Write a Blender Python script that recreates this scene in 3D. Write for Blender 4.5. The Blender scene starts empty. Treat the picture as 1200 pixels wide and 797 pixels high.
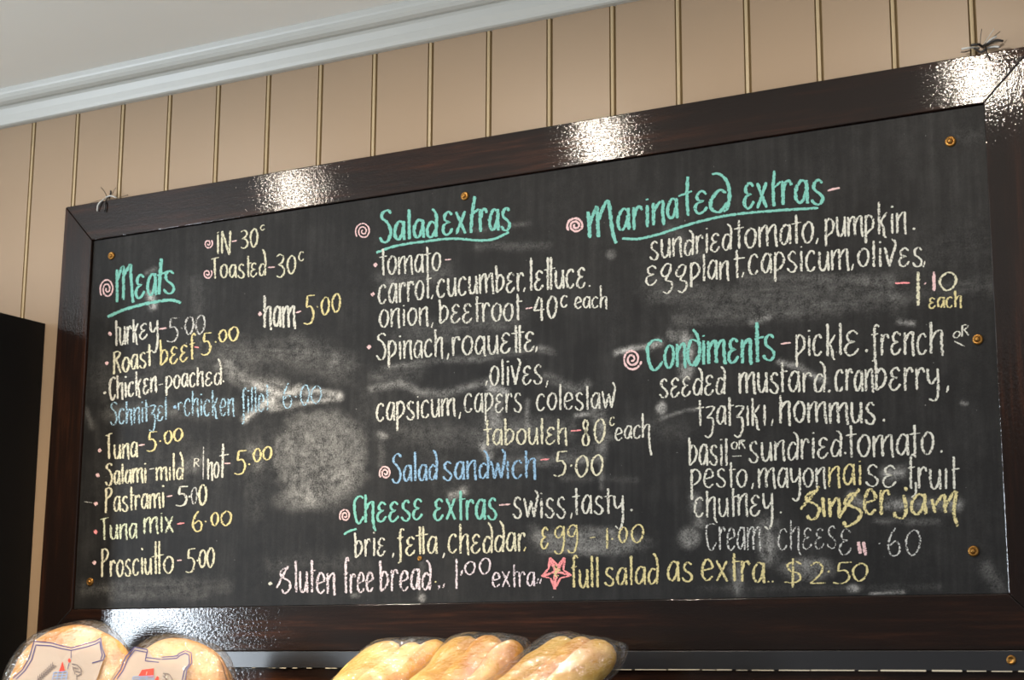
import bpy, bmesh, math, random
from mathutils import Vector, Matrix, noise
import numpy as np
random.seed(7); rng = np.random.default_rng(7)
C = bpy.context.scene.collection

# ------------------------------------------------------------------ camera
# "board units": 1 unit = 0.8 m = inner height of the blackboard; origin at its bottom left inner corner, wall = plane y 0.
S = 0.8; EYE = 1.6; Z0 = EYE + 0.14968*S
F_PX = 1972.365; CAM_U = np.array([3.17099, -3.36592, -0.14968])
YAW, PITCH, ROLL = 0.503415, 0.193261, 0.00483655
def Wd(x, y, z): return Vector((x*S, y*S, z*S + Z0))
_f = np.array([-math.sin(YAW)*math.cos(PITCH), math.cos(YAW)*math.cos(PITCH), math.sin(PITCH)])
_r = np.cross(_f, [0, 0, 1]); _r /= np.linalg.norm(_r); _u = np.cross(_r, _f)
_r, _u = math.cos(ROLL)*_r + math.sin(ROLL)*_u, -math.sin(ROLL)*_r + math.cos(ROLL)*_u
def ray(u, v): return _f + (u-600)/F_PX*_r - (v-398.5)/F_PX*_u
def unp(u, v, y=0.0):            # where the photograph's point (u, v) lies on the vertical plane y (board units)
    d = ray(u, v); return CAM_U + (y-CAM_U[1])/d[1]*d
def unp_plane(u, v, P, n):
    d = ray(u, v); n = np.array(n); return CAM_U + (np.dot(np.array(P)-CAM_U, n)/np.dot(d, n))*d
cam = bpy.data.objects.new('camera', bpy.data.cameras.new('camera')); C.objects.link(cam)
M = Matrix(((_r[0], _u[0], -_f[0]), (_r[1], _u[1], -_f[1]), (_r[2], _u[2], -_f[2]))).to_4x4()
M.translation = Wd(*CAM_U); cam.matrix_world = M
cam.data.sensor_width = 36; cam.data.lens = F_PX/1200*36; cam.data.clip_start = 0.05
cam.data.dof.use_dof = True; cam.data.dof.focus_distance = 3.1; cam.data.dof.aperture_fstop = 9
bpy.context.scene.camera = cam

# ------------------------------------------------------------------ light
w = bpy.data.worlds.new('world'); bpy.context.scene.world = w; w.use_nodes = True
w.node_tree.nodes['Background'].inputs[0].default_value = (0.86, 0.90, 1.0, 1)
w.node_tree.nodes['Background'].inputs[1].default_value = 0.65
def lamp(name, kind, loc, energy, col, **k):
    d = bpy.data.lights.new(name, kind); d.energy = energy; d.color = col
    for a, b in k.items(): setattr(d, a, b)
    o = bpy.data.objects.new(name, d); C.objects.link(o); o.location = loc; return o
CEIL = 1.478
SPOTS = [(-0.15, -1.12), (1.01, -1.12), (2.16, -1.12)]
DAY = lamp('daylight', 'AREA', Wd(-2.72, -3.42, 0.15), 175, (0.80, 0.90, 1.0), shape='RECTANGLE', size=0.34, size_y=1.3)
FILL = lamp('fill_light', 'AREA', Wd(4.6, -6.0, -.3), 40, (0.93, 0.96, 1.0), shape='RECTANGLE', size=2.4, size_y=1.9)  # added fill without a known source, lifts the ceiling and evens the wall
FILL.rotation_euler = (math.radians(97), 0, math.radians(38))
DAY.rotation_euler = (math.pi/2, 0, -math.pi/2)      # daylight entering by the window of the left wall
DISPLAY = lamp('display_spot', 'SPOT', Wd(.7, -1.9, CEIL-.02), 135, (1, .77, .48), shadow_soft_size=.03, spot_size=1.0, spot_blend=.7)
DISPLAY.rotation_euler = (Wd(.42, -.1, -.40)-DISPLAY.location).to_track_quat('-Z', 'Y').to_euler()      # aimed at the bread shelf
vs = bpy.context.scene.view_settings
vs.view_transform = 'Standard'; vs.look = 'None'; vs.gamma = 1; vs.use_curve_mapping = False; vs.exposure = -0.36

# ------------------------------------------------------------------ materials
def lin(c):
    return tuple((x/12.92 if x <= .04045 else ((x+.055)/1.055)**2.4) for x in (v/255 for v in c)) + (1,)
class NT:
    def __init__(s, name):
        s.m = bpy.data.materials.new(name); s.m.use_nodes = True; s.t = s.m.node_tree
        s.b = s.t.nodes['Principled BSDF']; s.out = s.t.nodes['Material Output']
    def n(s, typ, **k):
        nd = s.t.nodes.new(typ)
        for a, b in k.items():
            if a.startswith('i_'):
                key = a[2:]; key = int(key) if key.isdigit() else key.replace('_', ' ')
                nd.inputs[key].default_value = b
            else: setattr(nd, a, b)
        return nd
    def l(s, a, b): s.t.links.new(a, b)
    def coord(s, scale=(1, 1, 1), out='Object'):
        tc = s.n('ShaderNodeTexCoord'); mp = s.n('ShaderNodeMapping'); mp.inputs['Scale'].default_value = scale
        s.l(tc.outputs[out], mp.inputs[0]); return mp.outputs[0]
    def noise(s, vec, scale, detail=3, rough=.5):
        n = s.n('ShaderNodeTexNoise'); n.inputs['Scale'].default_value = scale; n.inputs['Detail'].default_value = detail
        n.inputs['Roughness'].default_value = rough; s.l(vec, n.inputs[0]); return n.outputs['Fac']
    def ramp(s, fac, stops):
        r = s.n('ShaderNodeValToRGB'); s.l(fac, r.inputs[0]); e = r.color_ramp.elements
        while len(e) < len(stops): e.new(.5)
        for q, (p, c) in zip(e, stops): q.position = p; q.color = c if len(c) == 4 else tuple(c)+(1,)
        return r.outputs[0]
    def mix(s, fac, a, b, mode='MIX'):
        m = s.n('ShaderNodeMix', data_type='RGBA', blend_type=mode)
        for v, k in ((fac, 0), (a, 6), (b, 7)):
            if hasattr(v, 'links'): s.l(v, m.inputs[k])
            else: m.inputs[k].default_value = v
        return m.outputs[2]
    def math(s, op, a, b=0.0, c=0.0):
        m = s.n('ShaderNodeMath', operation=op)
        for i, v in enumerate((a, b, c)):
            if hasattr(v, 'links'): s.l(v, m.inputs[i])
            else: m.inputs[i].default_value = v
        return m.outputs[0]
    def bump(s, h, strength, dist=.001):
        b = s.n('ShaderNodeBump'); b.inputs['Strength'].default_value = strength; b.inputs['Distance'].default_value = dist
        s.l(h, b.inputs['Height']); s.l(b.outputs[0], s.b.inputs['Normal']); return b
    def set(s, **k):
        for a, v in k.items():
            q = s.b.inputs[a.replace('_', ' ')]
            if hasattr(v, 'links'): s.l(v, q)
            else: q.default_value = v
        return s

def m_plain(name, col, rough=.6, **k): return NT(name).set(Base_Color=lin(col), Roughness=rough, **k).m

def m_paint(name, col, rough=.45, specks=True):
    t = NT(name); v = t.coord()
    big = t.noise(v, 3, 4); c = t.mix(t.math('MULTIPLY', big, .25), lin(col), lin([x*.86 for x in col]))
    if specks:
        sp = t.noise(v, 38, 2, .4); m = t.ramp(sp, [(.76, (0, 0, 0)), (.80, (1, 1, 1))])
        c = t.mix(t.math('MULTIPLY', m, .35), c, lin([x*.6 for x in col]))
    t.set(Base_Color=c, Roughness=rough); t.bump(t.noise(v, 60, 3), .25, .0008); return t.m

def m_wood(name, axis='x'):
    t = NT(name); sc = (3, 40, 60) if axis == 'x' else (60, 40, 3)
    v = t.coord(sc); g = t.noise(v, 1.6, 6, .65); v2 = t.coord((1.2, 8, 14) if axis == 'x' else (14, 8, 1.2)); g2 = t.noise(v2, 1.3, 4, .6)
    c = t.ramp(g, [(.32, lin((20, 11, 8))), (.50, lin((35, 20, 14))), (.64, lin((56, 31, 19))), (.8, lin((90, 50, 28)))])
    c = t.mix(t.ramp(g2, [(.42, (0, 0, 0)), (.62, (1, 1, 1))]), lin((23, 15, 12)), c)
    vf = t.coord((60, 60, 420) if axis == 'x' else (420, 60, 60)); fine = t.noise(vf, .55, 3, .6)
    iso = t.noise(t.coord((130, 100, 270) if axis == 'x' else (230, 100, 150)), 1.0, 2, .6)
    rel = t.math('ADD', t.math('MULTIPLY', fine, .6), t.math('MULTIPLY', t.ramp(iso, [(.38, (0, 0, 0)), (.62, (1, 1, 1))]), .21))
    t.set(Base_Color=c, Roughness=.5, Specular_IOR_Level=.05)
    t.b.inputs['Coat Weight'].default_value = .62; t.b.inputs['Coat Roughness'].default_value = .06
    b = t.bump(rel, .34, .0012); t.l(b.outputs[0], t.b.inputs['Coat Normal'])
    return t.m
WOODX, WOODZ = m_wood('dark_wood_horizontal', 'x'), m_wood('dark_wood_vertical', 'z')

def m_slate():
    t = NT('blackboard_paint'); v = t.coord(); at = t.n('ShaderNodeAttribute', attribute_name='dust').outputs['Fac']
    grain = t.noise(v, 330, 3, .7); cloud = t.noise(v, 9, 5, .6); streak = t.noise(t.coord((55, 1, 3.2)), 1, 4, .6)
    fuzzy = t.noise(v, 60, 4, .7)
    base = t.mix(cloud, lin((17, 17, 17)), lin((26, 25, 25)))
    k = t.math('MULTIPLY', at, t.math('ADD', .05, t.math('MULTIPLY', t.ramp(t.math('ADD', t.math('MULTIPLY', grain, .6), t.math('MULTIPLY', fuzzy, .5)), [(.42, (0, 0, 0)), (.72, (1, 1, 1))]), 1.5)))
    haze = t.math('MULTIPLY', t.ramp(t.math('MULTIPLY', streak, cloud), [(.22, (0, 0, 0)), (.48, (1, 1, 1))]), .022)
    sp = t.math('MULTIPLY', t.ramp(t.noise(v, 130, 2, .5), [(.765, (0, 0, 0)), (.80, (1, 1, 1))]), .22)
    k = t.math('MINIMUM', t.math('ADD', t.math('ADD', k, haze), sp), .95)
    c = t.mix(k, base, lin((215, 214, 210)))
    t.set(Base_Color=c, Roughness=.56, Specular_IOR_Level=.16); t.bump(t.noise(v, 45, 4), .35, .0015); return t.m
SLATE = m_slate()

def m_chalk(name, col, density=.62):
    t = NT(name); v = t.coord(); uv = t.n('ShaderNodeTexCoord').outputs['UV']
    sep = t.n('ShaderNodeSeparateXYZ'); t.l(uv, sep.inputs[0]); vv = t.math('ABSOLUTE', sep.outputs[1])
    n = t.noise(v, 330, 2, .7); n2 = t.noise(v, 110, 3, .6)
    edge = t.math('POWER', vv, 3.0)
    # coverage: thick in the middle of the stroke, breaking up into grains towards its edges
    a = t.math('SUBTRACT', t.math('ADD', n, t.math('MULTIPLY', n2, .35)), t.math('ADD', .985-density*.8, t.math('MULTIPLY', edge, .34)))
    a = t.math('MULTIPLY', a, 5.0); a = t.math('MAXIMUM', t.math('MINIMUM', a, .96), 0.0)
    t.set(Base_Color=t.mix(n2, lin([min(255, x*1.04) for x in col]), lin([x*.90 for x in col])), Roughness=.95, Alpha=a, Specular_IOR_Level=.1)
    return t.m
CH = {k: m_chalk('chalk_'+k, c, d) for k, c, d in [
    ('white', (206, 205, 194), .66), ('cream', (210, 206, 180), .66), ('yellow', (210, 198, 146), .66), ('mint', (122, 184, 172), .74),
    ('blue', (140, 176, 206), .64), ('paleblue', (158, 192, 212), .56), ('pink', (222, 188, 188), .70), ('red', (238, 150, 152), .70), ('lilac', (222, 210, 216), .62),
    ('grey', (200, 200, 196), .56), ('lime', (206, 212, 184), .62), ('faint', (170, 170, 166), .42)]}
def flat_chalk(name, base):
    return CH[base]

BRASS = m_plain('aged_brass', (150, 108, 52), .35, Metallic=.85)
BRASSD = m_plain('dark_brass', (82, 56, 24), .5, Metallic=.7)
WALL = m_paint('beige_wall_paint', (154, 131, 106), .42)
BEAD = m_paint('beige_bead_paint', (176, 154, 118), .42, False)
GROOVE = m_paint('grimy_groove_paint', (134, 112, 76), .6, False)
CORN = m_paint('white_gloss_paint', (180, 180, 174), .38, False)
CEILM = m_paint('ceiling_paint', (240, 238, 232), .6, False)
BLACK = m_plain('black_laminate', (17, 16, 16), .55, Specular_IOR_Level=.15)
DARKBLUE = m_plain('black_satin_paint', (38, 38, 40), .28)

# ------------------------------------------------------------------ mesh helpers
def obj(name, verts, faces, mat, parent=None, smooth=False, uvs=None, label=None):
    me = bpy.data.meshes.new(name); me.from_pydata([tuple(v) for v in verts], [], faces); me.update()
    if mat: me.materials.append(mat)
    if smooth: me.polygons.foreach_set('use_smooth', [True]*len(me.polygons))
    if uvs is not None:
        ul = me.uv_layers.new(name='UVMap')
        for lp in me.loops: ul.data[lp.index].uv = uvs[lp.vertex_index]
    o = bpy.data.objects.new(name, me); C.objects.link(o)
    if parent: o.parent = parent; o.matrix_parent_inverse = Matrix.Identity(4); o.location = -full_loc(parent)
    if label: o['label'] = label
    return o
def full_loc(o):
    v = Vector(o.location)
    while o.parent: o = o.parent; v += Vector(o.location)
    return v
def thing(name, label, cat, loc, group=None):
    o = bpy.data.objects.new(name, None); C.objects.link(o); o.location = loc; o.empty_display_size = .05
    o['label'] = label; o['category'] = cat
    if group: o['group'] = group
    return o
def tag(o, label, cat, group=None):
    o['label'] = label; o['category'] = cat
    if group: o['group'] = group
    return o
def prism(poly, y0, y1, bevel=0):    # polygon of (x, z) in units extruded from y0 (back) to y1 (front)
    n = len(poly); b = [Wd(x, y0, z) for x, z in poly]; f = [Wd(x, y1, z) for x, z in poly]
    fc = [tuple(range(n)), tuple(range(2*n-1, n-1, -1))] + [(i, i+n, (i+1) % n+n, (i+1) % n) for i in range(n)]
    return b+f, fc
def bevel(o, wd=.002, seg=2):
    m = o.modifiers.new('bevel', 'BEVEL'); m.width = wd; m.segments = seg; m.limit_method = 'ANGLE'; m.angle_limit = .6; return o
def box(name, x0, x1, y0, y1, z0, z1, mat, parent=None, bv=0, label=None):
    v, f = prism([(x0, z0), (x1, z0), (x1, z1), (x0, z1)], y1, y0); o = obj(name, v, f, mat, parent, label=label)
    bm = bmesh.new(); bm.from_mesh(o.data); bmesh.ops.recalc_face_normals(bm, faces=bm.faces); bm.to_mesh(o.data); bm.free()
    if bv: bevel(o, bv)
    return o
def fixn(o):
    bm = bmesh.new(); bm.from_mesh(o.data); bmesh.ops.recalc_face_normals(bm, faces=bm.faces); bm.to_mesh(o.data); bm.free(); return o
def tube(pts, r, n=6, taper=None):
    V, Fc = [], []; pts = [Vector(p) for p in pts]
    for i, p in enumerate(pts):
        t = (pts[min(i+1, len(pts)-1)]-pts[max(i-1, 0)]).normalized()
        a = t.cross(Vector((.3, .9, .2))).normalized(); b = t.cross(a); rr = r*(taper(i/(len(pts)-1)) if taper else 1)
        for k in range(n):
            q = 2*math.pi*k/n; V.append(p+(a*math.cos(q)+b*math.sin(q))*rr)
    for i in range(len(pts)-1):
        for k in range(n): Fc.append((i*n+k, i*n+(k+1) % n, (i+1)*n+(k+1) % n, (i+1)*n+k))
    Fc += [tuple(range(n-1, -1, -1)), tuple(range((len(pts)-1)*n, len(pts)*n))]; return V, Fc
def catmull(p, step=1.5):
    p = [np.array(q, float) for q in p]
    if len(p) == 2:
        L = np.linalg.norm(p[1]-p[0]); n = max(2, int(L/(step*2))); return [p[0]+(p[1]-p[0])*i/n for i in range(n+1)]
    out = []; P = [2*p[0]-p[1]]+p+[2*p[-1]-p[-2]]
    for i in range(1, len(P)-2):
        a, b, c, d = P[i-1:i+3]; n = max(2, int(np.linalg.norm(c-b)/step))
        for j in range(n):
            t = j/n; out.append(.5*((2*b)+(c-a)*t+(2*a-5*b+4*c-d)*t*t+(3*b-a-3*c+d)*t**3))
    out.append(p[-1]); return out

# ------------------------------------------------------------------ the setting
root = thing('wall_back', '', '', (0, 0, 0)); del root['label']; del root['category']; root['kind'] = 'structure'
PIT = .1672; XG0 = -.1042
def plank_mesh(x0, x1, z0, z1):
    # a lining board: flat face, then two narrow rounded beads with V grooves at its right edge
    g = .020; y = .03
    pr = [(x0-.0075, y+.011), (x0-.0078, y), (x1-.0250, y), (x1-.0234, y+.006), (x1-.0218, y+.0008), (x1-.0182, y-.0002), (x1-.0145, y+.0008), (x1-.0120, y+.007), (x1-.0070, y+.009)]
    V = []; n = len(pr)
    for z in (z0, z1):
        V += [Wd(a+.0155, b, z) for a, b in pr]
    F = [(i, i+1, n+i+1, n+i) for i in range(n-1)]
    return V, F
WB = lambda k: XG0 + PIT*k
for k in range(-4, 19):
    v, f = plank_mesh(WB(k-1), WB(k), -2.1, CEIL); p = obj('plank', v, f, WALL, root)
    p.data.materials.append(BEAD)
    p.data.materials.append(GROOVE)
    for i, q in ((2, 2), (3, 2), (4, 1), (5, 1), (6, 2), (7, 2)): p.data.polygons[i].material_index = q
fixb = box('wall_backing', -3.0, 3.6, .045, .1, -2.1, CEIL+.1, WALL, root)
def strip(name, prof, x0, x1, mat, smooth=False):
    V = [Wd(x0, y, z) for y, z in prof]+[Wd(x1, y, z) for y, z in prof]; n = len(prof)
    o = obj(name, V, [(i, i+1, n+i+1, n+i) for i in range(n-1)]+[tuple(range(n)), tuple(range(2*n-1, n-1, -1))], mat); fixn(o); o['kind'] = 'structure'; return o
CORNICE = [(.044, 1.389), (.016, 1.389), (.010, 1.392), (.006, 1.400), (.002, 1.415), (-.006, 1.432), (-.012, 1.4395), (-.014, 1.4375), (-.024, 1.438), (-.034, 1.443), (-.040, 1.451), (-.042, 1.461), (-.044, 1.466), (-.050, CEIL+.01), (.044, CEIL+.01)]
strip('trim_1', CORNICE, -3.0, 3.6, CORN)
ce = box('ceiling', -3.0, 3.6, -6.5, .1, CEIL, CEIL+.08, CEILM); ce['kind'] = 'structure'
fl = box('floor', -3.0, 3.6, -6.5, .1, -2.2, -2.11, m_paint('floor_tile', (214, 206, 192), .5, False)); fl['kind'] = 'structure'
# left wall with the window that lights the board from the side
LW = m_paint('left_wall_paint', (176, 168, 154), .6, False)
wl = thing('wall_left', '', '', (0, 0, 0)); del wl['label']; del wl['category']; wl['kind'] = 'structure'
for nm, y0, y1, z0, z1 in [('wall_panel', -6.5, -3.75, -2.1, CEIL), ('wall_panel', -3.11, .04, -2.1, CEIL), ('wall_panel', -3.75, -3.11, -2.1, -.7), ('wall_panel', -3.75, -3.11, 1.0, CEIL)]:
    box(nm, -2.9, -2.8, y0, y1, z0, z1, LW, wl)
wf = box('wall_front', -3.0, 1.9, -6.6, -6.5, -2.1, CEIL, m_paint('front_wall_paint', (92, 84, 76), .7, False)); wf['kind'] = 'structure'
wn = thing('window_1', '', '', Wd(-2.8, -3.43, .15)); del wn['label']; del wn['category']; wn['kind'] = 'structure'
for a in [(-3.75, -3.69, -.7, 1.0), (-3.16, -3.11, -.7, 1.0), (-3.69, -3.16, -.7, -.64), (-3.69, -3.16, .94, 1.0), (-3.45, -3.41, -.64, .94)]:
    box('window_frame', -2.86, -2.8, *a, CORN, wn)

# ------------------------------------------------------------------ ceiling spotlights (above the frame of the photograph, seen as glints)
m = NT('lamp_glow'); m.set(Base_Color=(1, 1, 1, 1), Emission_Color=(1, .84, .62, 1), Emission_Strength=12)
for i, (x, y) in enumerate(SPOTS):
    t = thing('downlight', 'round white recessed ceiling downlight %s' % ['over the left end of the menu board', 'over the middle of the menu board', 'over the right end of the menu board'][i], 'light', Wd(x, y, CEIL), 'ceiling downlights')
    n = 24; V = []; F = []
    for rr, zz in ((.062, 0), (.062, -.006), (.045, -.008), (.040, -.002)):
        V += [Wd(x+rr*math.cos(2*math.pi*k/n), y+rr*math.sin(2*math.pi*k/n), CEIL+zz) for k in range(n)]
    for j in range(3): F += [(j*n+k, j*n+(k+1) % n, (j+1)*n+(k+1) % n, (j+1)*n+k) for k in range(n)]
    obj('trim_ring', V, F, CORN, t, True)
    obj('lens', [Wd(x+.04*math.cos(2*math.pi*k/n), y+.04*math.sin(2*math.pi*k/n), CEIL-.002) for k in range(n)], [tuple(range(n-1, -1, -1))], m.m, t)
    L = lamp('lamp', 'SPOT', Wd(x, y, CEIL-.012), 54, (1, .88, .73), shadow_soft_size=.03, spot_size=2.5, spot_blend=.9)
    L.rotation_euler = (0.45, 0, 0)

# ------------------------------------------------------------------ black cabinet at the left
XC = -.182
cab = thing('black_cabinet', 'tall plain black cabinet standing left of the menu board against the beige wall', 'cabinet', Wd(XC-.35, -.17, -2.1))
box('side_panel', XC-.02, XC, -.345, .029, -2.1, .789, BLACK, cab, .001)
box('side_panel', XC-.75, XC-.73, -.345, .029, -2.1, .789, BLACK, cab, .001)
box('top_panel', XC-.73, XC-.02, -.345, .029, .765, .789, BLACK, cab, .001)
box('bottom_panel', XC-.73, XC-.02, -.345, .029, -2.08, -2.05, BLACK, cab, .001)
box('back_panel', XC-.73, XC-.02, .01, .028, -2.05, .765, BLACK, cab)
for a, b in ((XC-.748, XC-.378), (XC-.372, XC-.002)):
    d = box('door', a, b, -.368, -.347, -2.03, .785, BLACK, cab, .001)
    hx = XC-.40 if a < XC-.5 else XC-.35
    box('handle', hx-.006, hx+.006, -.386, -.369, -.35, -.20, BRASSD, d, .002)

# ------------------------------------------------------------------ the blackboard
board = thing('menu_blackboard', 'large framed blackboard menu with coloured chalk lettering hung on the beige wall', 'blackboard', Wd(1.21, 0, -.11))
FY = 0.0; PY = .008                                   # front of frame, front of panel
XR = 2.4227; TP = .1075; BT = -.1085
RR = .108
g = .0006
def rail(poly, mat):
    v, f = prism(poly, .026, FY); o = obj('frame_rail', v, f, mat, board); fixn(o); return bevel(o, .0016, 2)
rail([(-.103, 1+TP), (XR+RR, 1+TP), (XR, 1+g), (0, 1+g)], WOODX)
rail([(-.120, BT), (XR+RR, BT), (XR, -g), (0, -g)], WOODX)
rail([(-.1036, 1+TP-g), (-.0006, 1), (-.0006, 0), (-.1206, BT+g)], WOODZ)
rail([(XR+RR, 1+TP-g), (XR+.0006, 1), (XR+.0006, 0), (XR+RR, BT+g)], WOODZ)

# panel: fine grid carrying the amount of smeared chalk dust as a number per vertex
NX, NZ = 620, 250
gx = np.linspace(.0008, XR-.0008, NX); gz = np.linspace(.0008, .9992, NZ)
X, Z = np.meshgrid(gx, gz)
Pw = np.stack([X, np.full_like(X, PY), Z], -1)-CAM_U
zz = Pw@_f; U = 600+F_PX*(Pw@_r)/zz; Vv = 398.5-F_PX*(Pw@_u)/zz
def vnoise(sx, sy, seed):
    r = np.random.default_rng(seed); gw = r.random((int(900/sy)+3, int(1300/sx)+3))
    a = np.clip(U/sx, 0, gw.shape[1]-2.01); b = np.clip(Vv/sy, 0, gw.shape[0]-2.01); i = a.astype(int); j = b.astype(int); fa = a-i; fb = b-j
    fa = fa*fa*(3-2*fa); fb = fb*fb*(3-2*fb)
    return gw[j, i]*(1-fa)*(1-fb)+gw[j, i+1]*fa*(1-fb)+gw[j+1, i]*(1-fa)*fb+gw[j+1, i+1]*fa*fb
dust = np.zeros_like(X)
n1 = .5*vnoise(14, 9, 1)+.3*vnoise(6, 4, 2)+.2*vnoise(3, 2.5, 3)
nv = .6*vnoise(4, 40, 4)+.4*vnoise(9, 60, 5); nh = .6*vnoise(40, 3, 6)+.4*vnoise(60, 7, 7)
def vgen(A, B, seed):        # value noise over any pair of coordinate grids
    r = np.random.default_rng(seed); gw = r.random((256, 256)); i = np.floor(A).astype(int); j = np.floor(B).astype(int); fa = A-i; fb = B-j
    fa = fa*fa*(3-2*fa); fb = fb*fb*(3-2*fb); g_ = lambda y, x: gw[y % 256, x % 256]
    return g_(j, i)*(1-fa)*(1-fb)+g_(j, i+1)*fa*(1-fb)+g_(j+1, i)*(1-fa)*fb+g_(j+1, i+1)*fa*fb
sseed = [20]
def smear(p, r, a, tex=None, soft=1.0):
    global dust
    d = np.full_like(X, 1e9)
    for q0, q1 in zip(p[:-1], p[1:]):
        q0 = np.array(q0, float); q1 = np.array(q1, float); dd = q1-q0; L = dd@dd+1e-9
        t = np.clip(((U-q0[0])*dd[0]+(Vv-q0[1])*dd[1])/L, 0, 1)
        d = np.minimum(d, np.hypot(U-q0[0]-t*dd[0], Vv-q0[1]-t*dd[1]))
    t = n1 if tex is None else tex
    q = np.array(p[-1], float)-np.array(p[0], float); q /= np.hypot(*q)+1e-9; sseed[0] += 1
    al = U*q[0]+Vv*q[1]; pe = -U*q[1]+Vv*q[0]
    bri = .6*vgen(al/16, pe/1.7, sseed[0])+.4*vgen(al/40, pe/3.4, sseed[0]+50)          # bristle marks along the wipe
    d = d+(n1-.5)*r*1.1+(bri-.5)*r*.9
    dust += a*.80*np.exp(-(np.maximum(d, 0)/r)**(2.2/soft))*(.15+.55*t+1.5*np.clip(bri-.25, 0, 1)**1.4)
def blob(cx, cy, rx, ry, a, tex=None, pw=4, rim=0):
    global dust
    t = n1 if tex is None else tex
    d = ((abs(U-cx)/rx)**2+(abs(Vv-cy)/ry)**2)**.5+(n1-.5)*.35
    dust += (a*np.exp(-d**pw)+rim*np.exp(-((d-.95)/.12)**2))*(.35+1.1*t)
blob(377, 537, 53, 56, .20, pw=9, rim=.03); blob(350, 586, 28, 13, .16); blob(400, 560, 22, 20, .06)
smear([(286, 492), (303, 478), (318, 470)], 4, .9); smear([(300, 452), (330, 462), (372, 458), (396, 463)], 4, .8); smear([(310, 470), (350, 455)], 5, .7)
smear([(264, 430), (290, 447), (330, 452)], 9, .35, nh); smear([(270, 415), (330, 415), (395, 432)], 17, .16, nh); smear([(318, 478), (398, 466)], 4, .7, nh)
smear([(345, 400), (405, 425)], 12, .10, nh); smear([(130, 485), (200, 482), (270, 478)], 10, .14); smear([(100, 480), (108, 500)], 4, .12)
smear([(176, 345), (179, 358)], 5, .85); smear([(172, 320), (182, 316)], 3, .25); smear([(210, 553), (233, 540)], 9, .22, nv); smear([(296, 527), (304, 545)], 7, .35, nv)
smear([(325, 515), (323, 545)], 2.5, .3); smear([(100, 690), (200, 684), (262, 688)], 8, .12, nh); smear([(130, 700), (240, 698)], 6, .10, nh)
smear([(540, 272), (620, 262)], 3, .10, nh); smear([(560, 290), (640, 288)], 5, .12, nh); smear([(455, 330), (520, 320)], 12, .14, nv); smear([(470, 395), (600, 372)], 14, .12, nv)
smear([(448, 432), (490, 425), (560, 420), (640, 408)], 4, .22, nh); smear([(436, 455), (470, 450), (492, 460), (520, 462), (550, 452), (572, 448)], 5, .34); smear([(440, 440), (490, 436)], 9, .12, nh)
smear([(575, 455), (592, 458)], 5, .6); smear([(634, 408), (650, 414)], 4, .35); smear([(640, 440), (660, 450), (676, 458), (688, 450)], 5, .22); smear([(582, 470), (584, 515)], 7, .34, nv)
smear([(618, 470), (618, 500)], 3, .5, nv); smear([(575, 500), (660, 505)], 14, .20, nv); smear([(675, 487), (690, 485)], 2.5, .5); smear([(700, 480), (708, 515), (703, 530)], 8, .34, nv)
smear([(566, 522), (572, 533)], 5, .65); smear([(590, 545), (690, 535)], 8, .20, nh); smear([(446, 509), (452, 512)], 4, .45); smear([(448, 515), (447, 545)], 4, .13, nv); smear([(470, 505), (600, 520)], 14, .08, nv)
smear([(682, 540), (706, 538)], 4, .45, nh); smear([(660, 560), (745, 562)], 4, .12, nh); smear([(704, 545), (705, 572)], 3, .35, nv); smear([(530, 581), (543, 576)], 5, .75)
blob(690, 634, 68, 17, .20, nh, 7); smear([(625, 618), (640, 640)], 6, .14); smear([(495, 660), (492, 700)], 4, .12, nv); blob(495, 701, 4, 5, .35); blob(416, 698, 6, 3, .15)
smear([(320, 665), (350, 660), (420, 660)], 12, .05, nv); smear([(770, 340), (850, 350), (960, 335), (1040, 338)], 15, .12, nh); smear([(795, 375), (880, 368), (1050, 352)], 10, .13, nh); smear([(870, 325), (1045, 328)], 6, .12, nh)
smear([(1050, 350), (1180, 330)], 12, .07, nh); smear([(724, 414), (745, 408), (775, 402)], 3, .5, nh); smear([(722, 413), (738, 409)], 3.5, .6); smear([(786, 392), (789, 396)], 4, .7); smear([(760, 408), (772, 400)], 4, .5)
smear([(804, 396), (807, 420), (804, 438)], 7, .62, nv); smear([(880, 378), (900, 372)], 4, .3); smear([(914, 424), (935, 430), (955, 441), (967, 446)], 3.6, .6, nh)
smear([(1053, 377), (1070, 379)], 3, .5); smear([(773, 491), (800, 482), (820, 479)], 2, .3); blob(775, 478, 6, 7, .45); smear([(1127, 472), (1133, 473)], 2, .4); blob(716, 298, 6, 6, .12)
smear([(785, 270), (800, 285), (820, 300)], 9, .10); smear([(1040, 556), (1056, 554)], 7, .55); smear([(1040, 590), (1122, 592)], 6, .50, nh); smear([(998, 582), (1008, 590)], 6, .45)
smear([(816, 585), (820, 612)], 7, .38, nv); blob(808, 630, 12, 12, .32); smear([(897, 615), (902, 650)], 10, .50, nv); blob(945, 667, 32, 13, .22, nh, 5); smear([(862, 668), (864, 692)], 7, .32, nv); blob(1000, 690, 8, 5, .32)
smear([(1025, 610), (1100, 612)], 4, .14, nh); smear([(1120, 160), (1150, 160)], 10, .05); smear([(1155, 665), (1172, 690)], 8, .14); smear([(1020, 696), (1060, 694)], 1.5, .6)
smear([(820, 690), (1100, 688)], 4, .05, nh); smear([(1060, 300), (1170, 280)], 25, .03, nh); smear([(740, 500), (800, 505)], 12, .05); smear([(128, 445), (260, 425)], 25, .05, nv)
smear([(150, 560), (320, 520)], 30, .04, nv); smear([(230, 330), (235, 420)], 10, .05, nv); smear([(445, 480), (530, 560)], 30, .03, nv); smear([(300, 560), (300, 600)], 12, .05, nv)
dust += .015*nv
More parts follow.
